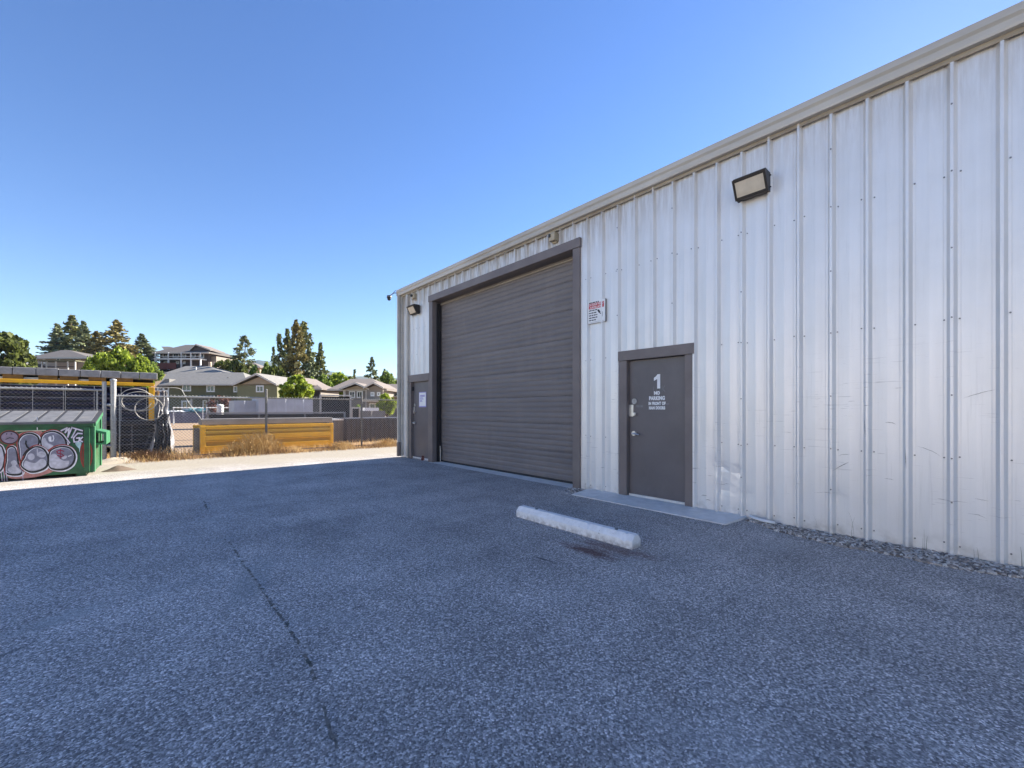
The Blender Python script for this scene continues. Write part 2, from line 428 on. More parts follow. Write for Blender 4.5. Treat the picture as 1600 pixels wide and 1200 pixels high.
# ------------------------------------------------------------------ mesh helpers
class MB:
    def __init__(s):
        s.v = []; s.f = []; s.m = []
    def add(s, vs, fs, mi=0):
        o = len(s.v)
        s.v += [tuple(v) for v in vs]
        s.f += [tuple(i + o for i in f) for f in fs]
        s.m += [mi] * len(fs)
        return s
    def box(s, a, b, mi=0):
        x0, y0, z0 = (min(p, q) for p, q in zip(a, b)); x1, y1, z1 = (max(p, q) for p, q in zip(a, b))
        return s.add([(x0, y0, z0), (x1, y0, z0), (x1, y1, z0), (x0, y1, z0), (x0, y0, z1), (x1, y0, z1), (x1, y1, z1), (x0, y1, z1)],
                     [(0, 3, 2, 1), (4, 5, 6, 7), (0, 1, 5, 4), (1, 2, 6, 5), (2, 3, 7, 6), (3, 0, 4, 7)], mi)
    def bbox(s, a, b, r, mi=0):          # chamfered box
        bm = bmesh.new()
        lo = Vector([min(p, q) for p, q in zip(a, b)]); hi = Vector([max(p, q) for p, q in zip(a, b)])
        bmesh.ops.create_cube(bm, size=1)
        for v in bm.verts:
            v.co = Vector([(lo[i] + hi[i]) / 2 + v.co[i] * (hi[i] - lo[i]) for i in range(3)])
        bmesh.ops.bevel(bm, geom=list(bm.edges), offset=r, segments=2, affect='EDGES', profile=0.5)
        bm.verts.index_update()
        s.add([v.co for v in bm.verts], [[v.index for v in f.verts] for f in bm.faces], mi)
        bm.free()
        return s
    def cyl(s, p, q, r, n=10, mi=0, r2=None):
        p = Vector(p); q = Vector(q); r2 = r if r2 is None else r2
        d = (q - p).normalized()
        a = d.orthogonal().normalized(); b = d.cross(a)
        vs = []
        for c, rr in ((p, r), (q, r2)):
            for i in range(n):
                t = 2 * math.pi * i / n
                vs.append(c + (a * math.cos(t) + b * math.sin(t)) * rr)
        fs = [(i, (i + 1) % n, n + (i + 1) % n, n + i) for i in range(n)]
        fs += [tuple(range(n - 1, -1, -1)), tuple(range(n, 2 * n))]
        return s.add(vs, fs, mi)
    def tube(s, pts, r, n=6, mi=0):
        for a, b in zip(pts[:-1], pts[1:]):
            s.cyl(a, b, r, n, mi)
        return s
    def sphere(s, c, r, mi=0, u=12, v=8, sc=(1, 1, 1)):
        vs = [(c[0], c[1], c[2] + r * sc[2])]
        for i in range(1, v):
            t = math.pi * i / v
            for j in range(u):
                p = 2 * math.pi * j / u
                vs.append((c[0] + r * sc[0] * math.sin(t) * math.cos(p), c[1] + r * sc[1] * math.sin(t) * math.sin(p), c[2] + r * sc[2] * math.cos(t)))
        vs.append((c[0], c[1], c[2] - r * sc[2]))
        fs = [(0, 1 + j, 1 + (j + 1) % u) for j in range(u)]
        for i in range(v - 2):
            for j in range(u):
                a = 1 + i * u + j; b = 1 + i * u + (j + 1) % u
                fs.append((a, a + u, b + u, b))
        l = len(vs) - 1
        fs += [(l, l - u + (j + 1) % u, l - u + j) for j in range(u)]
        return s.add(vs, fs, mi)
    def prism(s, poly, axis_vec, mi=0):   # poly: list of 3d points, extruded by a vector
        n = len(poly); a = Vector(axis_vec)
        vs = [Vector(p) for p in poly] + [Vector(p) + a for p in poly]
        fs = [tuple(range(n - 1, -1, -1)), tuple(range(n, 2 * n))] + [(i, (i + 1) % n, n + (i + 1) % n, n + i) for i in range(n)]
        return s.add(vs, fs, mi)
    def mesh(s, name, mats, smooth_=False):
        me = bpy.data.meshes.new(name)
        me.from_pydata(s.v, [], s.f)
        for m in (mats if isinstance(mats, (list, tuple)) else [mats]):
            me.materials.append(M[m] if isinstance(m, str) else m)
        me.polygons.foreach_set('material_index', s.m)
        if smooth_:
            me.polygons.foreach_set('use_smooth', [True] * len(s.f))
        bm = bmesh.new(); bm.from_mesh(me)
        bmesh.ops.recalc_face_normals(bm, faces=bm.faces)
        bm.to_mesh(me); bm.free()
        me.update()
        return me
    def build(s, name, mats, parent=None, smooth_=False):
        return link(name, s.mesh(name, mats, smooth_), parent)
def link(name, me, parent=None, loc=None, rz=None):
    o = bpy.data.objects.new(name, me)
    C.objects.link(o)
    if parent is not None:
        o.parent = parent
    if loc is not None:
        o.location = loc
    if rz is not None:
        o.rotation_euler = (0, 0, rz)
    return o
def tag(o, label, cat, group=None):
    o['label'] = label; o['category'] = cat
    if group:
        o['group'] = group
    return o
def struct(o, kind='structure'):
    o['kind'] = kind
    return o
def empty(name, loc=(0, 0, 0), rz=0.0, mat=None):
    o = bpy.data.objects.new(name, None)
    o.empty_display_size = 0.2
    C.objects.link(o)
    if mat is not None:
        o.matrix_world = mat
    else:
        o.location = loc; o.rotation_euler = (0, 0, rz)
    return o
def copy_tree(o, parent=None):
    c = o.copy(); C.objects.link(c)
    if parent is not None:
        c.parent = parent
    for ch in list(o.children):
        copy_tree(ch, c)
    return c
def text_mesh(body, size, bold=0.0, align='CENTER', spacing=1.0):
    cu = bpy.data.curves.new('lettering', 'FONT')
    cu.body = body; cu.size = size; cu.align_x = align; cu.align_y = 'CENTER'
    cu.offset = bold; cu.space_character = spacing
    ob = bpy.data.objects.new('lettering_tmp', cu)
    C.objects.link(ob)
    dg = bpy.context.evaluated_depsgraph_get(); dg.update()
    me = bpy.data.meshes.new_from_object(ob.evaluated_get(dg))
    bpy.data.objects.remove(ob, do_unlink=True)
    return me
# frame of the warehouse wall: local x to the right along the wall, local y up, local z out of the wall
WROT = Matrix(((0, 0, -1), (-1, 0, 0), (0, 1, 0))).to_4x4()
def wall_frame(s, h, d=0.0):
    return Matrix.Translation((-d, s, h)) @ WROT

# ------------------------------------------------------------------ ground, lot, hills
def terrain():
    # polar sheet around the camera, fine near, reaching the horizon
    rs = [0, 5, 10, 16, 24, 32, 40, 48, 56, 62, 66, 70, 75, 80, 86, 92, 98, 104, 110, 116, 122, 130, 140, 155, 175, 210, 270, 360, 500, 700, 1000, 1600, 2600, 4200]
    na = 120
    vs = [(CAM.x, CAM.y, -0.012)]
    for r in rs[1:]:
        for i in range(na):
            a = 2 * math.pi * i / na
            x = CAM.x + r * math.cos(a); y = CAM.y + r * math.sin(a)
            h = terrain_h(x, y)
            if h > 0.3:
                h += 0.5 * mnoise.noise((x * 0.06, y * 0.06, 0))
            vs.append((x, y, h - 0.012))
    fs = [(0, 1 + i, 1 + (i + 1) % na) for i in range(na)]
    for k in range(len(rs) - 2):
        for i in range(na):
            a = 1 + k * na + i; b = 1 + k * na + (i + 1) % na
            fs.append((a, a + na, b + na, b))
    mb = MB(); mb.add(vs, fs)
    o = mb.build('ground', 'dirt', smooth_=True)
    struct(o)
terrain()
yd = MB().add([(-90, -60, -0.004), (-9.4, -60, -0.004), (-9.4, 14.9, -0.004), (-90, 14.9, -0.004)], [(0, 1, 2, 3)]).build('bounce_gravel', 'strip')  # unseen pale ground past the asphalt, added to bounce sun onto the wall
struct(yd)
lot = MB().add([(-9.6, -40, 0), (26, -40, 0), (26, 14.9, 0), (-9.6, 14.9, 0)], [(0, 1, 2, 3)]).build('asphalt_lot', 'asphalt')
struct(lot)

# crack: a ragged dark line with broken edges, slightly above the sheet
def crack(pts, wid, name='crack', parent=lot, seed=1, gaps=0.0):
    r = random.Random(seed)
    mb = MB()
    P = [at_ground(*p) for p in pts]
    dense = []
    for a, b in zip(P[:-1], P[1:]):
        n = max(2, int((b - a).length / 0.03))
        for i in range(n):
            q = a.lerp(b, i / n)
            dense.append(q + Vector((r.uniform(-1, 1), r.uniform(-1, 1), 0)) * wid * 0.9)
    for i in range(len(dense) - 1):
        if r.random() < gaps * (0.5 + mnoise.noise(dense[i] * 3)):
            continue
        a, b = dense[i], dense[i + 1]
        d = (b - a).normalized(); nn = Vector((-d.y, d.x, 0))
        w0 = wid * r.uniform(0.25, 1.3); w1 = wid * r.uniform(0.25, 1.3)
        mb.add([a - nn * w0, a + nn * w0, b + nn * w1, b - nn * w1], [(0, 1, 2, 3)])
    for v in range(len(mb.v)):
        mb.v[v] = (mb.v[v][0], mb.v[v][1], 0.004)
    return mb.build(name, 'crackfill', parent)
crack([(350, 842), (362, 852), (376, 876), (396, 902), (405, 915), (424, 945), (442, 968), (463, 1000), (482, 1035), (505, 1100), (530, 1190)], 0.009, seed=3, gaps=1.0)
crack([(318, 783), (325, 798)], 0.012, seed=5, gaps=0.5)
crack([(0, 781), (60, 778), (200, 764), (330, 752), (460, 733)], 0.006, seed=7, gaps=0.9)

# mountain ridges far away (blue through the air)
def ridge(name, pts, depth, thick, seed):
    r = random.Random(seed)
    mb = MB(); top = []; n = 90
    xs = np.linspace(pts[0][0], pts[-1][0], n)
    ys = np.interp(xs, [p[0] for p in pts], [p[1] for p in pts])
    rows = []
    for k in range(7):
        row = []
        for i, (x, y) in enumerate(zip(xs, ys)):
            t = k / 6.0
            P = at_depth(x, y, depth + thick * t)
            zz = P.z if True else 0
            top_z = at_depth(x, y, depth + thick).z
            z = top_z * (t ** 0.8) + mnoise.noise((x * 0.05, t * 3, seed)) * top_z * 0.10 * (1 if 0 < t < 1 else 0.3)
            row.append((P.x, P.y, z - 5))
        rows.append(row)
    back = [(x + FWD.x * thick, y + FWD.y * thick, -5) for (x, y, z) in rows[-1]]
    rows.append(back)
    vs = [v for row in rows for v in row]
    fs = [(k * n + i, k * n + i + 1, (k + 1) * n + i + 1, (k + 1) * n + i) for k in range(7) for i in range(n - 1)]
    o = mb.add(vs, fs).build(name, 'mount', smooth_=True)
    struct(o)
ridge('mountain', [(250, 600), (330, 585), (372, 572), (395, 563), (404, 561), (418, 563), (432, 569), (470, 572), (510, 577), (545, 586), (575, 588), (620, 590), (700, 582), (900, 575)], 2300, 900, 4)

# ------------------------------------------------------------------ the warehouse
wh = tag(empty('warehouse', (0, 0, 0)), 'pale ribbed metal warehouse with grey roll-up door and beige gutter', 'warehouse')
S_END = 11.26; S_MIN = -7.0; Z_TOP = 4.66
RIB0, RIBP = 0.25, 0.3045
OPEN = [(2.70, 3.86, 2.262), (4.72, 9.62, 4.295), (9.62, 10.80, 2.30)]      # (s0, s1, top) cut out of the sheets
DENTS_ = [(2.36, 0.62, 0.10, 0.018), (2.33, 0.33, 0.07, 0.014), (2.14, 0.56, 0.07, 0.016), (2.25, 0.42, 0.16, 0.012), (2.05, 0.30, 0.06, 0.012),
         (1.12, 0.42, 0.06, 0.012), (1.16, 0.72, 0.05, 0.012), (0.83, 0.36, 0.05, 0.012), (1.10, 0.92, 0.05, 0.008), (0.55, 1.0, 0.05, 0.008), (4.1, 0.6, 0.2, 0.006), (0.2, 1.5, 0.3, 0.006)]
DENTS = [(a, b, r, d * (0.6 if a > 1.9 else 0.28)) for a, b, r, d in DENTS_]
def prof_points():
    out = []
    k0 = int((S_MIN - RIB0) / RIBP) - 2
    k1 = int((S_END - RIB0) / RIBP) + 2
    for k in range(k0, k1):
        c = RIB0 + RIBP * k
        h = RIBP / 2
        out += [(c - 0.036, 0.0), (c - 0.011, 0.050), (c + 0.011, 0.050), (c + 0.036, 0.0), (c + 0.056, 0.0), (c + 0.059, 0.0022), (c + 0.062, 0.0015), (c + h - 0.004, 0.0085), (c + h + 0.004, 0.0085),
                (c + RIBP - 0.062, 0.0015), (c + RIBP - 0.059, 0.0022), (c + RIBP - 0.056, 0.0)]
    return out
PROF = prof_points()
def prof_d(s):
    return float(np.interp(s, [p[0] for p in PROF], [p[1] for p in PROF]))
def panel(s0, s1, z0, z1):
    ss = sorted({round(s0, 5), round(s1, 5)} | {round(p[0], 5) for p in PROF if s0 + 1e-4 < p[0] < s1 - 1e-4})
    zs = [z0]
    while zs[-1] < z1 - 1e-4:
        st = 0.06 if (zs[-1] < 1.1 and s1 < 4.8) else 0.3
        zs.append(min(z1, zs[-1] + st))
    vs = []
    for z in zs:
        for s in ss:
            d = prof_d(s)
            d += 0.0028 * mnoise.noise((s * 1.7, z * 0.9, 3.3)) * (1.0 if d < 0.02 else 0.3)
            for (ds, dz, r, a) in DENTS:
                q = ((s - ds) ** 2 + (z - dz) ** 2) / r ** 2
                if q < 6:
                    d -= a * math.exp(-q) * (1 + 0.7 * mnoise.noise((s * 22, z * 22, 1)))
            vs.append((-d, s, z))
    n = len(ss)
    fs = [(k * n + i, k * n + i + 1, (k + 1) * n + i + 1, (k + 1) * n + i) for k in range(len(zs) - 1) for i in range(n - 1)]
    return MB().add(vs, fs)
edge = RIB0 + RIBP * 36
e_list = []
k = 36
while RIB0 + RIBP * k > S_MIN:
    e_list.append(RIB0 + RIBP * k); k -= 3
e_list = [S_END - 0.03] + [e for e in e_list if e < S_END - 0.1]
for a, b in zip(e_list[:-1], e_list[1:]):
    s0, s1 = b, a
    cuts = sorted({s0, s1} | {c for o in OPEN for c in o[:2] if s0 < c < s1})
    segs = []
    for c0, c1 in zip(cuts[:-1], cuts[1:]):
        mid_ = (c0 + c1) / 2
        zb = 0.012
        for o in OPEN:
            if o[0] < mid_ < o[1]:
                zb = o[2] - 0.03
        segs.append((c0, c1, zb))
    big = MB()
    for (c0, c1, zb) in segs:
        q = panel(c0, c1, zb, Z_TOP)
        big.add(q.v, q.f)
    big.build('wall_panel', 'wall', wh)
# screws: girt rows and lap rows, tiny heads too small to pick one by one
scr = MB()
r_ = random.Random(4)
k = 36
while True:
    c = RIB0 + RIBP * k
    if c < -4:
        break
    def screw(s, z):
        for o in OPEN:
            if o[0] - 0.1 < s < o[1] + 0.1 and z < o[2] + 0.1:
                return
        d = prof_d(s)
        scr.cyl((-d + 0.002, s, z), (-d - 0.007, s, z), 0.0075, 6)
    for z in (0.10, 0.92, 2.20, 3.56):
        screw(c - 0.052 + r_.uniform(-.004, .004), z + r_.uniform(-.012, .012))
        if k % 2 == 0:
            screw(c + 0.052, z + r_.uniform(-.012, .012))
    if k % 3 == 0:
        for z in (0.5, 0.92, 1.5, 2.2, 2.85, 3.56, 4.2):
            screw(c, z + r_.uniform(-.02, .02))
    k -= 1
struct(scr.build('screws', 'screw', wh), 'stuff')
# long scuffs left by vehicles, each a thin smear on the sheet
M['scuff'] = simple('grey_scuff', (0.30, 0.29, 0.28), 0.7, 0, 0.3, 40)
r_ = random.Random(12)
SCUFFS = [((1433, 697), (1452, 701), (1470, 713), 0.005), ((1303, 735), (1314, 727), (1327, 722), 0.009), ((1505, 622), (1530, 614), (1554, 609), 0.006), ((1272, 770), (1290, 768), (1308, 770), 0.004),
          ((1310, 712), (1318, 709), (1328, 710), 0.005), ((1383, 660), (1392, 659), (1400, 663), 0.007), ((1325, 628), (1330, 626), (1336, 627), 0.004), ((1522, 778), (1534, 781), (1546, 783), 0.004),
          ((1524, 803), (1532, 805), (1541, 810), 0.004), ((1382, 747), (1390, 748), (1397, 750), 0.005), ((1415, 700), (1416, 716), (1417, 731), 0.006), ((1352, 655), (1352, 668), (1353, 680), 0.006), ((1096, 774), (1101, 773), (1106, 775), 0.010), ((1103, 781), (1107, 780), (1111, 782), 0.010)]
for a, b, c, wd in SCUFFS:
    mb = MB(); A, B, D_ = (at_x(p[0], p[1], 0.0) for p in (a, b, c)); pts = []
    for i in range(15):
        q = i / 14
        P = A * (1 - q) ** 2 + B * 2 * q * (1 - q) + D_ * q * q
        pts.append((P.y, P.z + 0.004 * mnoise.noise((q * 9, A.y, 0))))
    for i in range(14):
        (y0_, z0_), (y1_, z1_) = pts[i], pts[i + 1]
        l = math.hypot(y1_ - y0_, z1_ - z0_) or 1
        ny, nz = -(z1_ - z0_) / l, (y1_ - y0_) / l
        w0 = wd * 0.5 * math.sin(math.pi * (i + 0.3) / 14.6) * r_.uniform(0.5, 1.2); w1 = wd * 0.5 * math.sin(math.pi * (i + 1.3) / 15.6) * r_.uniform(0.5, 1.2)
        V = []
        for (yy, zz2, ww) in ((y0_, z0_, -w0), (y0_, z0_, w0), (y1_, z1_, w1), (y1_, z1_, -w1)):
            ys = yy + ny * ww; V.append((-prof_d(ys) - 0.0045, ys, zz2 + nz * ww))
        mb.add(V, [(0, 1, 2, 3)])
    mb.build('scuff', 'scuff', wh)
# other walls, roof
W_D = 20.0
gab = MB()
gab.prism([(0.0, S_END, 0.03), (W_D, S_END, 0.03), (W_D, S_END, 4.72), (W_D / 2, S_END, 5.35), (0.0, S_END, 4.72)], (0, -0.06, 0))
gab.build('gable_wall', 'wall', wh)
gb2 = MB()
gb2.prism([(0.0, S_MIN, 0.03), (W_D, S_MIN, 0.03), (W_D, S_MIN, 4.72), (W_D / 2, S_MIN, 5.35), (0.0, S_MIN, 4.72)], (0, 0.06, 0))
gb2.build('gable_wall', 'wall', wh)
MB().box((W_D - 0.06, S_MIN, 0.03), (W_D, S_END, 4.72)).build('rear_wall', 'wall', wh)
rf = MB()
rf.prism([(-0.05, S_MIN - 0.06, 4.735), (W_D / 2, S_MIN - 0.06, 5.38), (W_D + 0.1, S_MIN - 0.06, 4.735), (W_D + 0.1, S_MIN - 0.06, 4.765), (W_D / 2, S_MIN - 0.06, 5.41), (-0.05, S_MIN - 0.06, 4.765)], (0, S_END - S_MIN + 0.12, 0))
roof = rf.build('roof', 'roof', wh)
# box gutter: profile in (d outward, z), run along the wall
gp = [(0.0, 4.625), (0.105, 4.625), (0.112, 4.645), (0.112, 4.70), (0.135, 4.725), (0.135, 4.79), (0.122, 4.79), (0.122, 4.745), (0.0, 4.745)]
gu = MB()
gu.prism([(-d, S_MIN - 0.05, z) for d, z in gp], (0, S_END - S_MIN + 0.12, 0))
gutter = gu.build('gutter', 'gutter', wh)
MB().prism([(-d, S_MIN - 0.04, z) for d, z in [(0.034, 4.58), (0.05, 4.58), (0.05, 4.6235), (0.034, 4.6235)]], (0, S_END - S_MIN + 0.06, 0)).build('eave_trim', 'soffit', wh)
# end cap of the gutter and corner trim with downpipe
MB().box((-0.138, S_END + 0.071, 4.618), (0.0, S_END + 0.078, 4.795)).build('gutter_end_cap', 'gutter', gutter)
ct = MB()
ct.box((-0.045, S_END - 0.10, 0.05), (0.02, S_END + 0.03, 4.60))
ct.box((-0.055, S_END - 0.105, 0.05), (-0.0455, S_END - 0.075, 4.60))
ct.build('corner_trim', 'gutter', wh)
dpipe = MB()
dpipe.bbox((-0.145, S_END - 0.045, 0.42), (-0.060, S_END + 0.03, 4.62), 0.008)
dp = dpipe.build('downpipe', 'gutter', wh)
MB().bbox((-0.150, S_END - 0.055, 0.03), (-0.055, S_END + 0.04, 0.43), 0.008).build('pipe_boot', 'trim_grey', dp)
for z in (1.1, 2.6, 4.0):
    MB().box((-0.150, S_END - 0.05, z), (-0.05, S_END + 0.035, z + 0.03)).build('pipe_strap', 'gutter', dp)
MB().box((-0.075, 10.79, 0.05), (0.0, 10.89, 4.57)).build('corner_flashing', 'gutter', wh)
# concrete stem below the sheets
MB().box((0.004, S_MIN, -0.05), (0.12, 2.70, 0.06)).build('footing', 'concrete', wh)
MB().box((0.004, 3.86, -0.05), (0.12, 4.70, 0.06)).build('footing', 'concrete', wh)

def wbox(mb, s0, s1, z0, z1, d0, d1, mi=0, bev=0.0):
    if bev:
        return mb.bbox((-d0, s0, z0), (-d1, s1, z1), bev, mi)
    return mb.box((-d0, s0, z0), (-d1, s1, z1), mi)
# --- roll-up door
ro = empty('rollup_door'); ro.parent = wh
RD = -0.22
sec_h = 0.525
zz = 0.045
def section_mesh():
    pr = [(0.0, -0.007), (0.005, 0.0)]
    nr = 5
    p = (sec_h - 0.02) / nr
    for i in range(nr):
        b = 0.010 + i * p
        pr += [(b + 0.004, 0.0), (b + p * 0.32, 0.0070), (b + p * 0.68, 0.0070), (b + p * 0.91, -0.004), (b + p * 0.99, -0.004)]
    pr += [(sec_h - 0.005, 0.0), (sec_h - 0.001, -0.007)]
    sx = [4.70 + i * (4.92 / 12) for i in range(13)]
    vs = []
    for (z, d) in pr:
        for s in sx:
            vs.append((-(RD + d), s, z))
    n = len(sx)
    fs = [(k * n + i, k * n + i + 1, (k + 1) * n + i + 1, (k + 1) * n + i) for k in range(len(pr) - 1) for i in range(n - 1)]
    return MB().add(vs, fs).mesh('door_section', 'roll')
sm_ = section_mesh()
for i in range(8):
    link('door_section', sm_, ro, (0, 0, zz + i * sec_h))
wbox(MB(), 4.70, 9.62, 0.004, 0.05, RD - 0.03, RD + 0.004).build('bottom_seal', 'black', ro)
wbox(MB(), 4.80, 9.53, 4.065, 4.09, RD + 0.02, RD + 0.045).build('header_strip', 'soffit', ro)
fr = empty('rollup_frame'); fr.parent = wh
wbox(MB(), 4.67, 4.822, 0.006, 4.142, -0.06, 0.048, bev=0.004).build('jamb', 'trim_grey', fr)
wbox(MB(), 9.508, 9.67, 0.006, 4.142, -0.06, 0.048, bev=0.004).build('jamb', 'trim_grey', fr)
wbox(MB(), 4.655, 9.685, 4.144, 4.305, -0.06, 0.062, bev=0.004).build('header', 'trim_grey', fr)
wbox(MB(), 9.512, 9.60, 0.006, 4.14, -0.32, -0.0605).build('reveal', 'door_grey', fr)
wbox(MB(), 4.73, 4.818, 0.006, 4.14, -0.32, -0.0605).build('reveal', 'door_grey', fr)
wbox(MB(), 4.73, 9.60, 4.146, 4.25, -0.32, -0.0605).build('reveal', 'door_grey', fr)
rail = MB()
wbox(rail, 9.47, 9.511, 0.01, 4.10, -0.20, -0.12); wbox(rail, 9.49, 9.5115, 0.01, 4.10, -0.118, -0.09)
rail.build('guide_rail', 'black', fr)
MB().cyl((0.17, 9.46, 0.02), (0.15, 9.44, 0.42), 0.012, 7).build('seal_strip', 'cable', fr)

# --- man doors
def man_door(s0, s1, letters, near):
    """leaf from s0 (right edge in view) to s1; parts under one part of the warehouse"""
    d = empty('man_door'); d.parent = wh
    wbox(MB(), s0 + 0.006, s1 - 0.006, 0.055, 2.112, -0.075, -0.03, bev=0.002).build('leaf', 'door_grey', d)
    wbox(MB(), s1, s1 + 0.135, 0.006, 2.118, -0.09, 0.045, bev=0.003).build('jamb', 'trim_grey', d)
    if near:
        wbox(MB(), s0 - 0.125, s0, 0.006, 2.118, -0.09, 0.045, bev=0.003).build('jamb', 'trim_grey', d)
        wbox(MB(), s0 - 0.135, s1 + 0.145, 2.120, 2.268, -0.09, 0.062, bev=0.003).build('lintel', 'trim_grey', d)
    else:
        wbox(MB(), s0 - 0.045, s0, 0.006, 2.118, -0.09, 0.045, bev=0.003).build('jamb', 'trim_grey', d)
        wbox(MB(), s0 - 0.045, s1 + 0.145, 2.120, 2.31, -0.09, 0.055, bev=0.003).build('lintel', 'trim_grey', d)
    wbox(MB(), s0, s1, 0.004, 0.020, -0.09, 0.0).build('threshold', 'steel', d)
    wbox(MB(), s0 + 0.008, s1 - 0.008, 0.026, 0.062, -0.032, -0.014).build('door_sweep', 'frame', d)
    for h in (0.28, 1.07, 1.86):
        MB().cyl((0.022, s0 + 0.004, h - 0.06), (0.022, s0 + 0.004, h + 0.06), 0.010, 8).build('hinge', 'steel' if near else 'trim_grey', d)
    # latch guard plate, round cover, thumb-turn, lever
    g = s1 - 0.055
    wbox(MB(), s1 - 0.075, s1 + 0.008, 1.255, 1.435, -0.031, -0.024, bev=0.002).build('latch_guard', 'steel', d)
    MB().cyl((0.028, s1 - 0.115, 1.29), (-0.012, s1 - 0.115, 1.29), 0.026, 12).cyl((-0.012, s1 - 0.115, 1.29), (-0.03, s1 - 0.115, 1.29), 0.018, 10).build('deadbolt', 'steel', d)
    MB().cyl((0.028, s1 - 0.10, 1.487), (0.012, s1 - 0.10, 1.487), 0.044, 18).build('keypad_cover', 'galv', d)
    hd = MB().cyl((0.028, s1 - 0.10, 0.995), (-0.005, s1 - 0.10, 0.995), 0.036, 16)
    hd.cyl((-0.005, s1 - 0.10, 0.995), (-0.045, s1 - 0.10, 0.995), 0.012, 10)
    hd.tube([(-0.045, s1 - 0.10, 0.995), (-0.047, s1 - 0.15, 0.992), (-0.044, s1 - 0.215, 0.982)], 0.011, 8)
    hd.build('lever_handle', 'steel', d)
    return d
d1 = man_door(2.81, 3.741, True, True)
# painted lettering on the near door, 3 mm proud of the leaf
def wall_text(body, s, h, size, mat, parent, d, bold=0.0, sx=1.0, name='lettering', spacing=1.0):
    me = text_mesh(body, size, bold, spacing=spacing)
    me.materials.clear(); me.materials.append(M[mat])
    me.transform(wall_frame(s, h, d) @ Matrix.Diagonal((sx, 1, 1, 1)))
    me.name = name
    return link(name, me, parent)
tm = 3.27
one = MB()
oh = [(0.005, 0.105), (0.048, 0.105), (0.048, -0.105), (0.0, -0.105), (0.0, 0.035), (-0.052, 0.010), (-0.052, 0.055), (-0.02, 0.075)]
one.prism([(0.0275 - 0.001, tm - 0.005 - x, 1.775 + y) for x, y in oh], (0.0015, 0, 0))
one.build('lettering', 'white', d1)
wall_text('NO', tm, 1.602, 0.064, 'white', d1, -0.0275, 0.005, 0.9)
wall_text('PARKING', tm, 1.526, 0.074, 'white', d1, -0.0275, 0.005, 0.76, spacing=1.1)
wall_text('IN FRONT OF', tm, 1.449, 0.060, 'white', d1, -0.0275, 0.0042, 0.68, spacing=1.1)
wall_text('MAN DOORS', tm, 1.383, 0.060, 'white', d1, -0.0275, 0.0042, 0.68, spacing=1.1)
wall_text('1-2K', tm - 0.03, 1.655, 0.14, 'ghost', d1, -0.0285, 0.0, 0.8)
wbox(MB(), 3.50, 3.62, 1.395, 1.43, -0.0295, -0.0285).build('tape_mark', 'ghost', d1)
wbox(MB(), 3.08, 3.14, 1.43, 1.455, -0.0295, -0.0287).build('tape_mark', 'ghost', d1)
d2 = man_door(9.717, 10.645, False, False)
wbox(MB(), 10.60, 10.67, 1.88, 1.99, -0.025, 0.02, bev=0.006).build('door_closer', 'black', d2)

# added unseen building behind the viewer; its sunlit front bounces light onto the wall
bounce_wh = tag(empty('warehouse', (-27.0, 0, 0)), 'added pale ribbed metal warehouse behind the viewer, unseen, bounces light', 'warehouse')
def plain_panel(y0, y1, z0, z1):
    vs = []
    ys = [y0 + (y1 - y0) * i / 12 for i in range(13)]
    for z in (z0, z1):
        for i, y in enumerate(ys):
            vs.append((0.04 if i % 4 in (1, 2) else 0.0, y, z))
    return MB().add(vs, [(i, i + 1, 13 + i + 1, 13 + i) for i in range(12)])
for i in range(30):
    y = -26.0 + i * 1.3
    dr = (6 <= i < 10) or (18 <= i < 22)
    plain_panel(y, y + 1.3, 4.2 if dr else 0.0, 6.2).build('wall_panel', 'wall', bounce_wh)
for y in (-26 + 6 * 1.3, -26 + 18 * 1.3):
    MB().box((-0.25, y, 0.0), (-0.2, y + 5.2, 4.2)).build('rollup_door', 'roll', bounce_wh)
MB().prism([(-0.02, -26.0, 0.0), (-18, -26.0, 0.0), (-18, -26.0, 6.2), (-9, -26.0, 6.8), (-0.02, -26.0, 6.2)], (0, 0.08, 0)).build('gable_wall', 'wall', bounce_wh)
MB().prism([(-0.02, 13.0, 0.0), (-18, 13.0, 0.0), (-18, 13.0, 6.2), (-9, 13.0, 6.8), (-0.02, 13.0, 6.2)], (0, -0.08, 0)).build('gable_wall', 'wall', bounce_wh)
MB().box((-18.05, -25.9, 0.0), (-17.97, 12.9, 6.2)).build('rear_wall', 'wall', bounce_wh)
MB().prism([(0.15, -26.1, 6.22), (-9, -26.1, 6.84), (-18.1, -26.1, 6.22), (-18.1, -26.1, 6.30), (-9, -26.1, 6.92), (0.15, -26.1, 6.30)], (0, 39.2, 0)).build('roof', 'roof', bounce_wh)

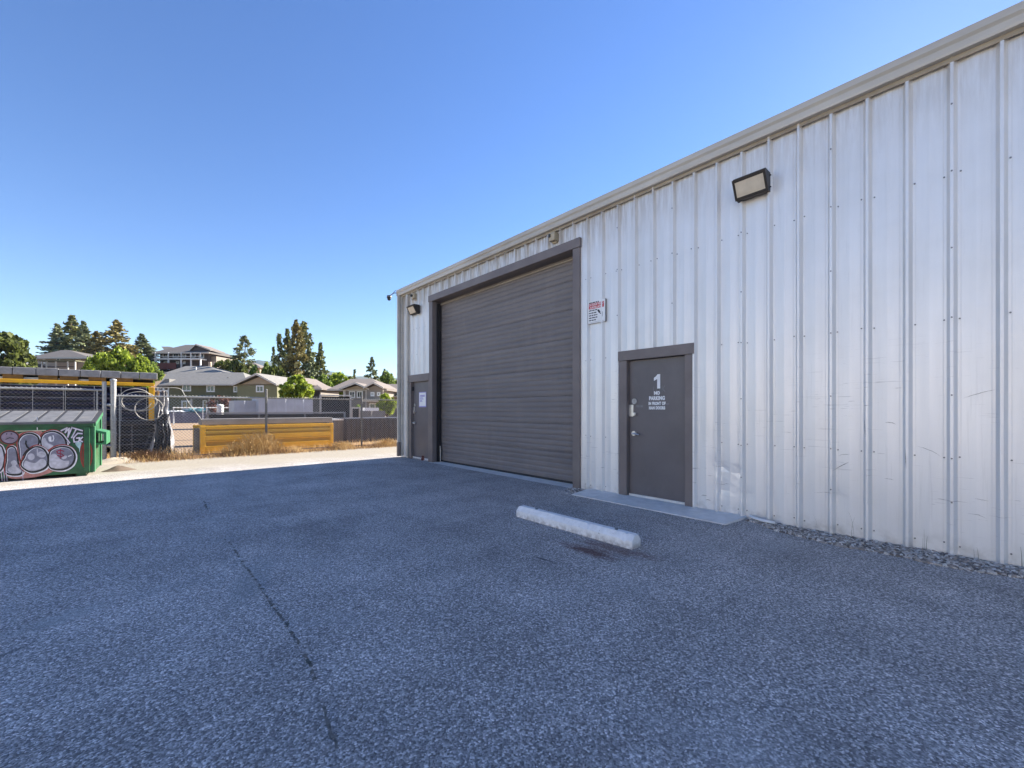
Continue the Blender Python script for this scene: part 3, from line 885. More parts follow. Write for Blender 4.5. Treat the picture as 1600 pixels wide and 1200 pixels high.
# ------------------------------------------------------------------ things fixed on the wall
def wall_light(s, h, label):
    t = empty('wall_light', mat=wall_frame(s, h, 0.034))
    tag(t, label, 'wall light', 'wall pack lights')
    w_, hh = 0.18, 0.115
    hb = MB()
    side = [(-hh, 0.0), (-hh, 0.075), (hh * 0.75, 0.185), (hh, 0.17), (hh, 0.0)]     # (y, z)
    hb.prism([(-w_, y, z) for y, z in side], (2 * w_, 0, 0))
    house = hb.build('housing', 'bronze', t)
    # sloping front frame and lens
    a = Vector((0, -hh + 0.002, 0.078)); b_ = Vector((0, hh * 0.75, 0.188))
    u = (b_ - a).normalized(); nrm = Vector((0, -u.z, u.y)); nrm = -nrm if nrm.z < 0 else nrm
    ln = (b_ - a).length
    def quad(x0, x1, t0, t1, o0, o1):
        P = []
        for o in (o0, o1):
            P += [Vector((x0, 0, 0)) + a + u * t0 + nrm * o, Vector((x1, 0, 0)) + a + u * t0 + nrm * o, Vector((x1, 0, 0)) + a + u * t1 + nrm * o, Vector((x0, 0, 0)) + a + u * t1 + nrm * o]
        return P, [(0, 3, 2, 1), (4, 5, 6, 7), (0, 1, 5, 4), (1, 2, 6, 5), (2, 3, 7, 6), (3, 0, 4, 7)]
    fm = MB()
    for q in ((-w_ - 0.004, w_ + 0.004, -0.006, 0.026), (-w_ - 0.004, w_ + 0.004, ln - 0.026, ln + 0.008), (-w_ - 0.004, -w_ + 0.022, 0.026, ln - 0.026), (w_ - 0.022, w_ + 0.004, 0.026, ln - 0.026)):
        P, fc = quad(*q, 0.0, 0.014); fm.add(P, fc)
    fm.build('front_frame', 'bronze', t)
    P, fc = quad(-w_ + 0.022, w_ - 0.022, 0.026, ln - 0.026, 0.001, 0.009)
    le = MB().add(P, fc).build('lens', 'lens', t)
    P, fc = quad(-w_ + 0.05, w_ - 0.05, 0.055, ln - 0.045, 0.0095, 0.014)
    MB().add(P, fc).build('lens_facet', 'lens', le)
    for x in (-1, 1):
        for y in (-0.06, 0.08):
            MB().cyl((x * w_, y, 0.02), (x * (w_ + 0.012), y, 0.02), 0.008, 8).build('screw', 'bronze', house)
    bp = MB().box((-w_ * 0.8, -hh * 0.9, -0.03), (w_ * 0.8, hh * 0.9, 0.0)); bp.build('back_box', 'bronze', t)
    return t
wall_light(1.935, 4.075, 'black wall pack light with yellowed lens high right of the man door')
wall_light(10.36, 4.06, 'black wall pack light high above the far corner door')

def sensor_box(s, h, label, lens_round):
    t = empty('motion_sensor', mat=wall_frame(s, h, 0.0))
    tag(t, label, 'sensor', 'beige sensor boxes')
    b_ = MB().bbox((-0.07, -0.075, 0.0), (0.07, 0.075, 0.13), 0.012)
    body = b_.build('housing', 'beige_box', t)
    if lens_round:
        MB().cyl((-0.02, 0.01, 0.128), (-0.02, 0.01, 0.165), 0.035, 14).build('lens', 'black', t)
    else:
        MB().bbox((-0.06, -0.01, 0.131), (-0.015, 0.05, 0.15), 0.005).build('lens', 'ink', t)
    MB().box((-0.05, -0.098, 0.0), (0.05, -0.076, 0.05)).build('bracket', 'beige_box', t)
    return t
sensor_box(5.25, 4.475, 'beige sensor box on wall above right end of the roll-up door', False)
sensor_box(10.40, 4.44, 'small beige sensor box just above the far wall light', True)

# security camera on an arm off the gutter corner
t = tag(empty('security_camera', (-0.10, S_END + 0.079, 4.72)), 'small dome camera on a bent arm at the gutter corner', 'camera')
a = MB().tube([(0, 0, 0), (-0.03, 0.16, 0.03), (-0.05, 0.30, 0.0), (-0.06, 0.42, -0.02)], 0.014, 8)
a.build('arm', 'galv_dark', t)
MB().tube([(0.0, 0.0, 0.03), (-0.02, 0.10, 0.09), (-0.04, 0.20, 0.03)], 0.007, 6).build('cable', 'black', t)
MB().cyl((-0.06, 0.42, -0.06), (-0.06, 0.42, 0.0), 0.075, 14, r2=0.06).build('cap', 'galv_dark', t)
MB().sphere((-0.06, 0.42, -0.095), 0.055).build('dome', 'black', t)

# warning sign
t = tag(empty('warning_sign', mat=wall_frame(4.312, 2.975, 0.034)), 'small white video surveillance sign with red band beside the man door', 'sign')
MB().bbox((-0.17, -0.185, 0.0), (0.17, 0.185, 0.014), 0.002).build('board', 'white', t)
MB().box((-0.152, 0.055, 0.0142), (0.152, 0.145, 0.016)).build('red_band', 'red', t)
MB().box((-0.17, -0.185, -0.03), (-0.15, -0.1, 0.0)).build('spacer', 'galv_dark', t)
MB().box((0.15, -0.185, -0.033), (0.17, 0.185, 0.0)).build('spacer', 'galv_dark', t)
def flat_text(body, x, y, size, mat, parent, z, bold=0.0, sx=1.0):
    me = text_mesh(body, size, bold)
    me.materials.clear(); me.materials.append(M[mat])
    me.transform(Matrix.Translation((x, y, z)) @ Matrix.Diagonal((sx, 1, 1, 1)))
    me.name = 'lettering'
    return link('lettering', me, parent)
flat_text('24 HOUR VIDEO', 0, 0.12, 0.044, 'white', t, 0.0170, 0.001, 0.88)
flat_text('SURVEILLANCE', 0, 0.077, 0.044, 'white', t, 0.0170, 0.001, 0.84)
r_ = random.Random(2)
pr = MB()
for row, y in enumerate((0.158, 0.03, -0.012, -0.052, -0.092, -0.132)):
    x = -0.15
    end = 0.02 if row else 0.05
    while x < end - 0.02:
        l = r_.uniform(0.025, 0.06)
        pr.box((x, y - 0.0085, 0.0142), (min(x + l, end), y + 0.0085, 0.0155)); x += l + 0.011
struct(pr.build('print', 'ink', t), 'stuff')
ic = MB()
ic.prism([(0.02, 0.015, 0.0142), (0.05, 0.03, 0.0142), (0.085, -0.02, 0.0142), (0.055, -0.035, 0.0142)], (0, 0, 0.0015))
ic.prism([(0.06, -0.035, 0.0142), (0.075, -0.028, 0.0142), (0.12, -0.06, 0.0142), (0.11, -0.072, 0.0142)], (0, 0, 0.0012))
ic.build('camera_icon', 'ink', t)
MB().box((0.115, -0.10, 0.0142), (0.125, -0.02, 0.0152)).box((-0.158, -0.17, 0.0142), (0.158, -0.165, 0.0152)).build('border', 'galv', t)

# paper notice on the far door
t = tag(empty('paper_notice', mat=wall_frame(10.13, 1.63, -0.028)), 'white paper notice with purple border on the far grey door', 'notice')
MB().box((-0.19, -0.205, 0.0), (0.19, 0.205, 0.003)).build('border', 'purple', t)
MB().box((-0.17, -0.175, 0.0032), (0.17, 0.185, 0.0045)).build('sheet', 'white', t)
pn = MB()
for y, h_, x0, x1 in ((0.10, 0.028, -0.12, 0.12), (0.045, 0.012, -0.13, 0.02), (0.015, 0.010, -0.13, 0.06), (-0.02, 0.010, -0.13, -0.02), (-0.05, 0.010, -0.13, 0.0)):
    x = x0
    while x < x1 - 0.01:
        l = r_.uniform(0.03, 0.06)
        pn.box((x, y - h_, 0.0047), (min(x + l, x1), y + h_, 0.0055)); x += l + 0.012
struct(pn.build('print', 'purple', t), 'stuff')

# ------------------------------------------------------------------ things on the lot by the wall
# concrete slab at the man door
q1 = at_ground(1145, 829); q2 = at_ground(1172, 816)
sl = MB()
x0 = -0.52; xb = -0.012
y0 = 2.02; y1 = 4.48
sl.add([(x0, y0 + 0.06, -0.02), (xb, y0, -0.02), (xb, y1, -0.02), (x0, y1 - 0.04, -0.02), (x0, y0 + 0.06, 0.012), (xb, y0, 0.035), (xb, y1, 0.035), (x0, y1 - 0.04, 0.012)],
       [(0, 3, 2, 1), (4, 5, 6, 7), (0, 1, 5, 4), (1, 2, 6, 5), (2, 3, 7, 6), (3, 0, 4, 7)])
o = sl.build('concrete_slab', 'concrete')
tag(o, 'pale concrete threshold slab on the ground in front of the near man door', 'slab')
# apron strip of concrete under the roll-up door
o = MB().add([(-0.10, 4.6, 0.003), (0.35, 4.6, 0.010), (0.35, 9.62, 0.010), (-0.10, 9.62, 0.003)], [(0, 1, 2, 3)]).build('door_apron', 'concrete')
struct(o)

# wheel stop
wa = at_ground(806, 807); wb_ = at_ground(987, 859)
wl = (wa - wb_).length
t = tag(empty('wheel_stop', ((wa + wb_) / 2).to_tuple(), math.atan2(wa.y - wb_.y, wa.x - wb_.x)), 'white painted concrete wheel stop lying on the asphalt', 'wheel stop')
bm = bmesh.new()
sec = [(-0.0, 0.0), (-0.004, 0.078), (-0.050, 0.132), (-0.118, 0.132), (-0.161, 0.078), (-0.165, 0.0)]
nseg = 60
rings = []
for i in range(nseg + 1):
    x = -wl / 2 + wl * i / nseg
    e = 0.0
    ring = []
    for j, (yy, z) in enumerate(sec):
        sc_ = 0.93 if i in (0, nseg) else 1.0
        yy2 = -0.0825 + (yy + 0.0825) * sc_
        nz = 0.0015 * mnoise.noise((x * 9, yy * 20, z * 20))
        ch = max(0.0, mnoise.noise((x * 14, j * 3.7, 2.0)) - 0.40) * 0.06 if j in (1, 2, 3, 4) else 0.0
        ring.append(bm.verts.new((x, yy2 * (1 - ch * 3) + nz, max(0.0, z * sc_ - ch + (nz if z > 0.01 else 0)))))
    rings.append(ring)
for a, b in zip(rings[:-1], rings[1:]):
    for j in range(len(sec)):
        bm.faces.new((a[j], a[(j + 1) % len(sec)], b[(j + 1) % len(sec)], b[j]))
bm.faces.new(rings[0]); bm.faces.new(rings[-1][::-1])
bmesh.ops.recalc_face_normals(bm, faces=bm.faces)
me = bpy.data.meshes.new('block'); bm.to_mesh(me); bm.free(); me.materials.append(M['stop'])
link('block', me, t)
for x in (-wl * 0.36, wl * 0.33):
    MB().cyl((x, -0.085, 0.11), (x, -0.085, 0.1385), 0.018, 10).build('anchor_pin', 'galv_dark', t)

# river gravel along the wall
def pebbles(name, region, count, rmin, rmax, seed, label_kind='stuff'):
    r = np.random.default_rng(seed)
    ico = bmesh.new(); bmesh.ops.create_icosphere(ico, subdivisions=1, radius=1)
    base = np.array([v.co[:] for v in ico.verts]); faces = np.array([[v.index for v in f.verts] for f in ico.faces]); ico.free()
    vs = []; fs = []
    off = 0
    for i in range(count):
        x, y, z = region(r)
        rad = r.uniform(rmin, rmax)
        sc = np.array([r.uniform(.8, 1.3), r.uniform(.8, 1.3), r.uniform(.5, .8)]) * rad
        R = np.array(Matrix.Rotation(r.uniform(0, 6.28), 3, 'Z') @ Matrix.Rotation(r.normal(0, .4), 3, 'X'))
        v = (base * (1 + r.normal(0, .10, (len(base), 1)))) * sc @ R.T + np.array([x, y, z + rad * 0.35])
        vs.append(v); fs.append(faces + off); off += len(base)
    me = bpy.data.meshes.new(name)
    me.from_pydata(np.concatenate(vs).tolist(), [], np.concatenate(fs).tolist())
    me.materials.append(M['pebble'])
    me.polygons.foreach_set('use_smooth', [True] * len(me.polygons))
    o = link(name, me); struct(o, 'stuff')
    return o
def grav_region(r):
    y = r.uniform(-3.6, 2.0)
    wd = 0.40 + 0.05 * math.sin(y * 2.3) + 0.03 * math.sin(y * 7.1)
    if y > 1.6:
        wd *= max(0.35, (2.0 - y) / 0.4)
    x = -wd * r.uniform(0, 1) ** 0.9
    return x - 0.012, y, -0.004 + 0.006 * r.uniform(0, 1)
bed = MB()
n = 60
vs = []
for i in range(n + 1):
    y = -3.6 + 5.6 * i / n
    wd = 0.40 + 0.05 * math.sin(y * 2.3) + 0.03 * math.sin(y * 7.1) - 0.02
    if y > 1.6:
        wd *= max(0.35, (2.0 - y) / 0.4)
    vs += [(-wd, y, 0.004), (0.0, y, 0.005)]
bed.add(vs, [(2 * i, 2 * i + 1, 2 * i + 3, 2 * i + 2) for i in range(n)])
o = bed.build('gravel_bed', 'strip'); struct(o)
pebbles('gravel', grav_region, 6500, 0.008, 0.022, 3)
def grav2(r):
    y = r.normal(4.56, 0.11); x = -abs(r.normal(0.0, 0.17))
    return x - 0.05, min(max(y, 4.3), 5.0), 0.002
pebbles('gravel', grav2, 150, 0.006, 0.02, 8)
# a curved scrap of trim lying on the gravel
tp = at_ground(1195, 824)
t = MB().tube([(-0.06, 1.97, 0.05), (-0.10, 1.90, 0.045), (-0.13, 1.80, 0.04), (-0.13, 1.68, 0.04)], 0.016, 8).build('plastic_scrap', 'white')
tag(t, 'short white curved plastic scrap on gravel beside the concrete slab', 'scrap')
# brick at the far door
bk = at_ground(664, 719)
t = tag(empty('brick', (bk.x, bk.y, 0.0), 0.5), 'dark red brick on the ground in front of the far door', 'brick')
MB().bbox((-0.10, -0.06, 0.0), (0.10, 0.06, 0.065), 0.004).bbox((-0.07, -0.05, 0.066), (0.09, 0.06, 0.125), 0.004).build('block', 'brick_red', t)
bk = at_ground(674, 719.5)
o = MB().bbox((bk.x - 0.06, bk.y - 0.03, 0.0), (bk.x + 0.06, bk.y + 0.03, 0.035), 0.008).build('stone_chip', 'concrete')
tag(o, 'small pale stone chip beside the dark red brick', 'stone')

# ------------------------------------------------------------------ dumpster
DX = at_ground(145, 743).x; DY = 12.32; DL = 2.15; DD = 1.45
t = tag(empty('dumpster', (DX, DY, 0.0), math.radians(-1.5)), 'green steel dumpster with grey lid and bubble-letter graffiti', 'dumpster')
bd = MB()
FH, BH = 1.09, 1.30
bd.prism([(-DL, 0.0, 0.06), (-DL, DD, 0.06), (-DL, DD, BH), (-DL, 0.0, FH)], (DL, 0, 0))
body = bd.build('body', 'green', t)
# rims, corner posts, base skids
MB().bbox((-DL - 0.01, -0.05, FH - 0.075), (0.012, -0.001, FH - 0.005), 0.006).build('front_rim', 'green', body)
MB().prism([(0.001, -0.03, FH - 0.07), (0.001, DD + 0.02, BH - 0.07), (0.001, DD + 0.02, BH), (0.001, -0.03, FH)], (0.045, 0, 0)).build('side_rim', 'green_lit', body)
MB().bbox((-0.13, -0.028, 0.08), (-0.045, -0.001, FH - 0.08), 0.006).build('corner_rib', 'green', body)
MB().bbox((0.001, 0.0, 0.07), (0.03, 0.14, FH - 0.08), 0.005).build('corner_post', 'green_lit', body)
MB().bbox((0.001, DD - 0.14, 0.07), (0.03, DD, BH - 0.1), 0.005).build('corner_post', 'green_lit', body)
for x in (-DL + 0.1, -0.25):
    MB().box((x, 0.06, 0.0), (x + 0.14, DD - 0.06, 0.0595)).build('skid', 'green', body)
fp = MB()
fp.prism([(0.031, 0.16, 0.66), (0.031, 0.16, 0.98), (0.15, 0.16, 0.93), (0.17, 0.16, 0.86), (0.17, 0.16, 0.70), (0.031, 0.16, 0.66)][:5] and
         [(0.031, 0.16, 0.93), (0.19, 0.16, 0.88), (0.19, 0.16, 0.66), (0.15, 0.16, 0.66), (0.15, 0.16, 0.84), (0.031, 0.16, 0.88)], (0, 0.95, 0))
fp.box((0.031, 0.16, 0.62), (0.19, 1.11, 0.655))
fp.build('fork_pocket', 'green_lit', body)
# lid: two leaves with raised panels and dark grooves, sloping up to the back
sl_ = (BH - FH) / DD
lid = empty('lid'); lid.parent = t
def lidp(x0, x1, yA, yB, z0, z1):
    P = []
    for zz_ in (z0, z1):
        P += [(x0, yA, FH + 0.02 + sl_ * yA + zz_), (x1, yA, FH + 0.02 + sl_ * yA + zz_), (x1, yB, FH + 0.02 + sl_ * yB + zz_), (x0, yB, FH + 0.02 + sl_ * yB + zz_)]
    return P, [(0, 3, 2, 1), (4, 5, 6, 7), (0, 1, 5, 4), (1, 2, 6, 5), (2, 3, 7, 6), (3, 0, 4, 7)]
P, fc = lidp(-DL - 0.03, 0.05, -0.08, DD + 0.03, 0.0, 0.018)
MB().add(P, fc).build('lid_base', 'lid_dark', lid)
P, fc = lidp(-DL - 0.03, 0.05, -0.10, -0.0805, -0.02, 0.022)
MB().add(P, fc).build('lid_lip', 'lid', lid)
npan = 8; pw = DL / npan
for i in range(npan):
    P, fc = lidp(-DL + i * pw + 0.026, -DL + (i + 1) * pw - 0.026, -0.03, DD - 0.06, 0.0185, 0.025)
    mb = MB().add(P, fc)
    for q in range(4, 8):
        x, y, z = mb.v[q]; cx = -DL + (i + 0.5) * pw
        mb.v[q] = (cx + (x - cx) * 0.99, y + (0.03 if q in (4, 5) else -0.03), z)
    mb.build('lid_panel', 'lid', lid)
# graffiti on the front
gf = MB(); gm = list(G.keys())
t_inv = (Matrix.Translation((DX, DY, 0)) @ Matrix.Rotation(math.radians(-1.5), 4, 'Z')).inverted()
def gpt(zx, zy):
    px = zx / 10.0; py = 640 + zy / 10.0
    d = ray(px, py)
    o_ = t_inv @ CAM; d_ = t_inv.to_3x3() @ d
    k_ = -o_.y / d_.y
    P = o_ + d_ * k_
    return P.x, P.z
LAY = [0]
def gpoly(pts, col, lay):
    P = []
    for (x, y) in pts:
        gx, gz = gpt(x, y); P.append((gx, -0.002 - 0.0016 * lay, gz))
    gf.add(P, [tuple(range(len(P)))], gm.index(col))
def ell(cx, cy, rx, ry, rot=0.0, n=28, a0=0, a1=2 * math.pi, jit=0.0):
    out = []
    for i in range(n):
        a = a0 + (a1 - a0) * i / n
        x = rx * math.cos(a); y = ry * math.sin(a)
        j = 1 + jit * mnoise.noise((x * 0.02, y * 0.02, cx))
        out.append((cx + (x * math.cos(rot) - y * math.sin(rot)) * j, cy + (x * math.sin(rot) + y * math.cos(rot)) * j))
    return out
def blob_(pts, n=6):          # closed Catmull-Rom
    out = []; m = len(pts)
    for i in range(m):
        p0, p1, p2, p3 = (pts[(i + k) % m] for k in (-1, 0, 1, 2))
        for k in range(n):
            u = k / n
            out.append(tuple(0.5 * ((2 * p1[c]) + (-p0[c] + p2[c]) * u + (2 * p0[c] - 5 * p1[c] + 4 * p2[c] - p3[c]) * u * u + (-p0[c] + 3 * p1[c] - 3 * p2[c] + p3[c]) * u ** 3) for c in (0, 1)))
    return out
def grow(pts, d):
    cx = sum(p[0] for p in pts) / len(pts); cy = sum(p[1] for p in pts) / len(pts)
    out = []
    for x, y in pts:
        l = math.hypot(x - cx, y - cy) or 1
        out.append((x + (x - cx) / l * d, y + (y - cy) / l * d))
    return out
def bubble(pts, lay, fill, red=True, hl=True):
    if red:
        gpoly(grow(pts, 34), 'red', lay)
    if hl:
        gpoly([(x + 10, y + 6) for x, y in grow(pts, 24)], 'white', lay + 0.4)
    gpoly(grow(pts, 12), 'black', lay + 0.8)
    gpoly([(x - 5, y - 3) for x, y in grow(pts, -16)], 'white', lay + 1.2)
    gpoly(grow(pts, -22), fill, lay + 1.6)
def stroke(pts, wd, col, lay):
    for (x0, y0), (x1, y1) in zip(pts[:-1], pts[1:]):
        dx, dy = x1 - x0, y1 - y0; l = math.hypot(dx, dy) or 1
        nx, ny = -dy / l * wd / 2, dx / l * wd / 2; ex, ey = dx / l * wd * 0.3, dy / l * wd * 0.3
        gpoly([(x0 + nx - ex, y0 + ny - ey), (x1 + nx + ex, y1 + ny + ey), (x1 - nx + ex, y1 - ny + ey), (x0 - nx - ex, y0 - ny - ey)], col, lay)
        lay += 0.05
gpoly(blob_([(100, 960), (380, 950), (560, 985), (740, 930), (860, 950), (640, 1035), (380, 1075), (150, 1070)]), 'pink', 0.2)
gpoly(blob_([(300, 380), (460, 335), (640, 330), (640, 420), (450, 400), (320, 440)]), 'pink', 0.3)
gpoly(blob_([(840, 212), (1100, 208), (1290, 205), (1250, 262), (980, 258)]), 'red', 0.25)
gpoly([(-400, 232), (120, 218), (360, 214), (360, 236), (100, 250), (-400, 262)], 'cream', 0.25)
gpoly([(230, 330), (720, 318), (720, 330), (230, 345)], 'cream', 0.35)
def ring(cx, cy, rx, ry, wd, col, lay, a0=0, a1=6.283):
    pts = ell(cx, cy, rx, ry, n=24, a0=a0, a1=a1 + (a1 - a0) / 23.0)
    stroke(pts + ([pts[0]] if a1 > 6 else []), wd, col, lay)
ring(1350, 700, 85, 215, 24, 'red', 0.4)
ring(1345, 660, 40, 140, 16, 'red', 0.9)
stroke([(1310, 480), (1300, 760), (1330, 900)], 26, 'red', 1.4)
stroke([(1395, 560), (1385, 840)], 18, 'red', 1.5)
bubble(ell(-40, 760, 118, 215, jit=0.1), 1.0, 'pale')
bubble(ell(-420, 640, 240, 300, jit=0.1), 1.0, 'grey')
bubble(blob_([(120, 610), (185, 575), (245, 610), (275, 720), (300, 860), (360, 930), (335, 1005), (225, 1022), (110, 1000), (85, 930), (100, 820), (110, 700)]), 2.0, 'grey')
gpoly(blob_([(170, 820), (230, 790), (270, 840), (250, 880), (330, 950), (300, 990), (180, 990), (120, 930), (190, 880)]), 'pale', 4.2)
gpoly(ell(150, 435, 160, 112), 'red', 2.6); gpoly(ell(150, 435, 148, 104), 'black', 3.0); gpoly(ell(150, 435, 130, 88), 'mauve', 3.4)
gpoly(ell(105, 380, 12, 9), 'black', 4.0); gpoly(ell(180, 380, 14, 9), 'black', 4.0); stroke([(90, 465), (150, 440), (215, 450)], 12, 'black', 4.0)
bubble(blob_([(300, 620), (290, 500), (360, 400), (480, 370), (590, 420), (615, 520), (560, 600), (450, 700), (400, 860), (330, 820)]), 3.0, 'grey')
bubble(blob_([(640, 480), (690, 380), (830, 340), (960, 390), (1035, 500), (1020, 590), (880, 620), (740, 640), (660, 590)]), 3.0, 'grey')
gpoly(blob_([(650, 500), (700, 440), (750, 520), (830, 560), (800, 610), (700, 600)]), 'pale', 5.2)
gpoly(blob_([(760, 430), (800, 420), (805, 480), (830, 490), (800, 500), (765, 490)]), 'white', 5.6); stroke([(830, 405), (842, 450), (828, 490)], 16, 'white', 5.8)
bubble(blob_([(380, 760), (430, 660), (560, 580), (690, 620), (755, 740), (740, 880), (640, 950), (480, 975), (350, 900), (340, 830)]), 6.0, 'grey')
gpoly(blob_([(400, 800), (470, 820), (560, 830), (640, 770), (710, 790), (720, 870), (620, 930), (480, 945), (380, 890)]), 'pale', 8.2)
gpoly(ell(490, 735, 55, 52), 'pale', 8.6); gpoly(ell(655, 700, 68, 48), 'pale', 8.7); stroke([(585, 620), (590, 720)], 20, 'pale', 8.8)
bubble(blob_([(770, 690), (840, 610), (980, 575), (1110, 610), (1175, 720), (1140, 850), (1020, 930), (860, 935), (770, 880)]), 6.0, 'grey')
gpoly(blob_([(790, 720), (860, 690), (930, 760), (1000, 800), (1080, 800), (1060, 880), (960, 910), (820, 910), (770, 850)]), 'pale', 8.2)
gpoly(ell(1010, 745, 42, 25, -0.4), 'pale', 8.6); stroke([(1070, 730), (1115, 710)], 18, 'white', 8.7)
stroke([(410, 490), (405, 530), (425, 580), (460, 610)], 26, 'black', 8.9)
stroke([(365, 715), (420, 640), (520, 590)], 22, 'black', 8.9)
stroke([(1000, 650), (940, 630), (890, 650), (900, 680), (960, 690), (1000, 720), (960, 735), (900, 715)], 15, 'crimson', 9.0)
stroke([(945, 610), (945, 765)], 13, 'crimson', 9.6)
# tag strokes NTG at the upper right
for pts in ([(955, 330), (1050, 285), (1020, 360), (1085, 290), (1060, 430)], [(1060, 430), (1125, 280)], [(1120, 280), (1290, 330)], [(1190, 310), (1120, 440)], [(1285, 375), (1215, 370), (1150, 440), (1160, 505), (1230, 500), (1250, 440), (1195, 445)], [(1290, 430), (1240, 480), (1290, 500)], [(1040, 450), (1090, 520)]):
    stroke([(x + 6, y + 6) for x, y in pts], 40, 'black', 4.6)
    stroke(pts, 24, 'lilac', 5.4)
    stroke(pts, 12, 'white', 6.2)
gpoly(blob_([(1180, 520), (1270, 510), (1255, 600), (1243, 670), (1235, 610), (1200, 570)]), 'aqua', 6.8)
stroke([(580, 120), (583, 310)], 14, 'white', 0.6)
for x in (20, 60, 95, 350):
    stroke([(x, 960), (x + r_.uniform(-8, 20), 1110)], 12, 'lilac', 3.0)
gf.build('graffiti', [G[k] for k in gm], body)
t2 = MB(); P, fc = lidp(-DL + 2.5 * pw, -DL + 2.5 * pw + 0.02, -0.1, -0.02, 0.046, 0.048)

# ------------------------------------------------------------------ chain-link fence along y = FY
FY = 15.15
def fx(px):
    return at_y(px, 640, FY).x
def chain(name, x0, x1, z0, z1, y, parent, cell=0.082, r=0.0029, mat='galv'):
    mb = MB(); h = z1 - z0
    def wire(a, b, yy):
        a = Vector((a[0], yy, a[1])); b = Vector((b[0], yy, b[1]))
        d = (b - a).normalized(); nn = Vector((-d.z, 0, d.x)) * r; k_ = Vector((0, r, 0))
        mb.add([a + nn, a - k_, a - nn, a + k_, b + nn, b - k_, b - nn, b + k_], [(0, 1, 5, 4), (1, 2, 6, 5), (2, 3, 7, 6), (3, 0, 4, 7)])
    for sgn, yy in ((1, y - r), (-1, y + r)):
        n = int((x1 - x0 + h) / cell) + 2
        for i in range(-2, n):
            c = x0 + i * cell if sgn > 0 else x0 + i * cell - 0
            if sgn > 0:
                xa, za, xb_, zb = c - h, z0, c, z1
                if xb_ < x0 or xa > x1: continue
                if xa < x0: za = z0 + (x0 - xa); xa = x0
                if xb_ > x1: zb = z1 - (xb_ - x1); xb_ = x1
            else:
                xa, za, xb_, zb = c - h, z1, c, z0
                if xb_ < x0 or xa > x1: continue
                if xa < x0: za = z1 - (x0 - xa); xa = x0
                if xb_ > x1: zb = z0 + (xb_ - x1); xb_ = x1
            if xb_ - xa < 0.005: continue
            wire((xa, za), (xb_, zb), yy)
    # twisted barbs along the top selvage
    x = x0
    while x < x1:
        wire((x - 0.012, z1 - 0.01), (x + 0.016, z1 + 0.045), y); wire((x + 0.016, z1 - 0.01), (x - 0.012, z1 + 0.045), y)
        x += cell
    o = mb.build(name, mat, parent); struct(o, 'stuff')
    return o
posts_px = [177, 416, 565, 700]
FZ = 1.72
for i, (p0, p1) in enumerate(zip(posts_px[:-1], posts_px[1:])):
    a, b = fx(p0), fx(p1)
    lab = ['chain-link fence bay in front of the gap between rack and yellow box', 'chain-link fence bay in front of the yellow steel box right half', 'chain-link fence bay reaching behind the warehouse corner'][i]
    t = tag(empty('fence_bay', (a, FY, 0)), lab, 'fence', 'chain-link fence bays')
    chain('wire_mesh', 0.03, b - a - 0.03, 0.05, FZ, 0.0, t)
    MB().cyl((0.03, 0, FZ), (b - a - 0.03, 0, FZ), 0.021 if i == 0 else 0.018, 8).build('top_rail', 'galv' if i == 0 else 'galv_dark', t)
    MB().cyl((0.03, 0.01, 0.06), (b - a - 0.03, 0.01, 0.06), 0.012, 6).build('bottom_wire', 'galv_dark', t)
    if i == 0:
        MB().cyl((0.12, 0, 0.06), (0.12, 0, FZ), 0.016, 8).build('tension_bar', 'galv', t)
    if i == 2:
        pass
for i, px in enumerate(posts_px):
    lab = ['tall thick galvanised terminal post of the fence beside the gate', 'dark line post standing in the dry bush', 'line post right of the yellow steel box', 'line post hidden by the warehouse corner'][i]
    hgt = [2.12, 1.98, 1.86, 1.86][i]; r = [0.062, 0.034, 0.032, 0.03][i]
    if i == 3:
        continue
    t = tag(empty('fence_post', (fx(px), FY, 0)), lab, 'fence post', 'chain-link fence posts')
    m_ = ['galv', 'galv_dark', 'galv_dark', 'galv'][i]
    MB().cyl((0, 0, 0), (0, 0, hgt), r, 12).build('pole', m_, t, smooth_=False)
    MB().sphere((0, 0, hgt), r * 1.15, sc=(1, 1, 0.7)).build('cap', m_, t)
    if i == 0:
        for z in (0.35, 0.72, 1.1, 1.42):
            MB().cyl((0, 0, z), (0, 0, z + 0.03), r + 0.008, 12).build('band', 'galv', t)
        for z in (0.42, 1.48):
            MB().sphere((-0.08, -0.03, z), 0.05, sc=(1.2, 0.8, 0.8)).build('hinge', 'galv', t)
# gate leaf left of the post
gx1 = fx(163); gx0 = gx1 - 4.4
t = tag(empty('gate_leaf', (gx1, FY - 0.02, 0)), 'chain-link gate leaf behind the dumpster, left of the thick post', 'gate')
MB().cyl((0, 0, 0.06), (0, 0, 2.08), 0.045, 10).build('gate_stile', 'galv', t)
MB().cyl((-0.13, 0, 0.10), (-0.13, 0, 1.86), 0.016, 8).build('tension_bar', 'galv', t)
MB().cyl((-4.4, 0, 1.86), (-0.04, 0, 1.86), 0.026, 8).build('top_rail', 'galv', t)
MB().cyl((-4.4, 0, 0.12), (-0.04, 0, 0.12), 0.022, 8).build('bottom_rail', 'galv', t)
MB().cyl((-4.4, 0, 0.0), (-4.4, 0, 2.0), 0.045, 10).build('gate_stile', 'galv', t)
chain('wire_mesh', -4.36, -0.06, 0.12, 1.86, 0.03, t, r=0.0022)
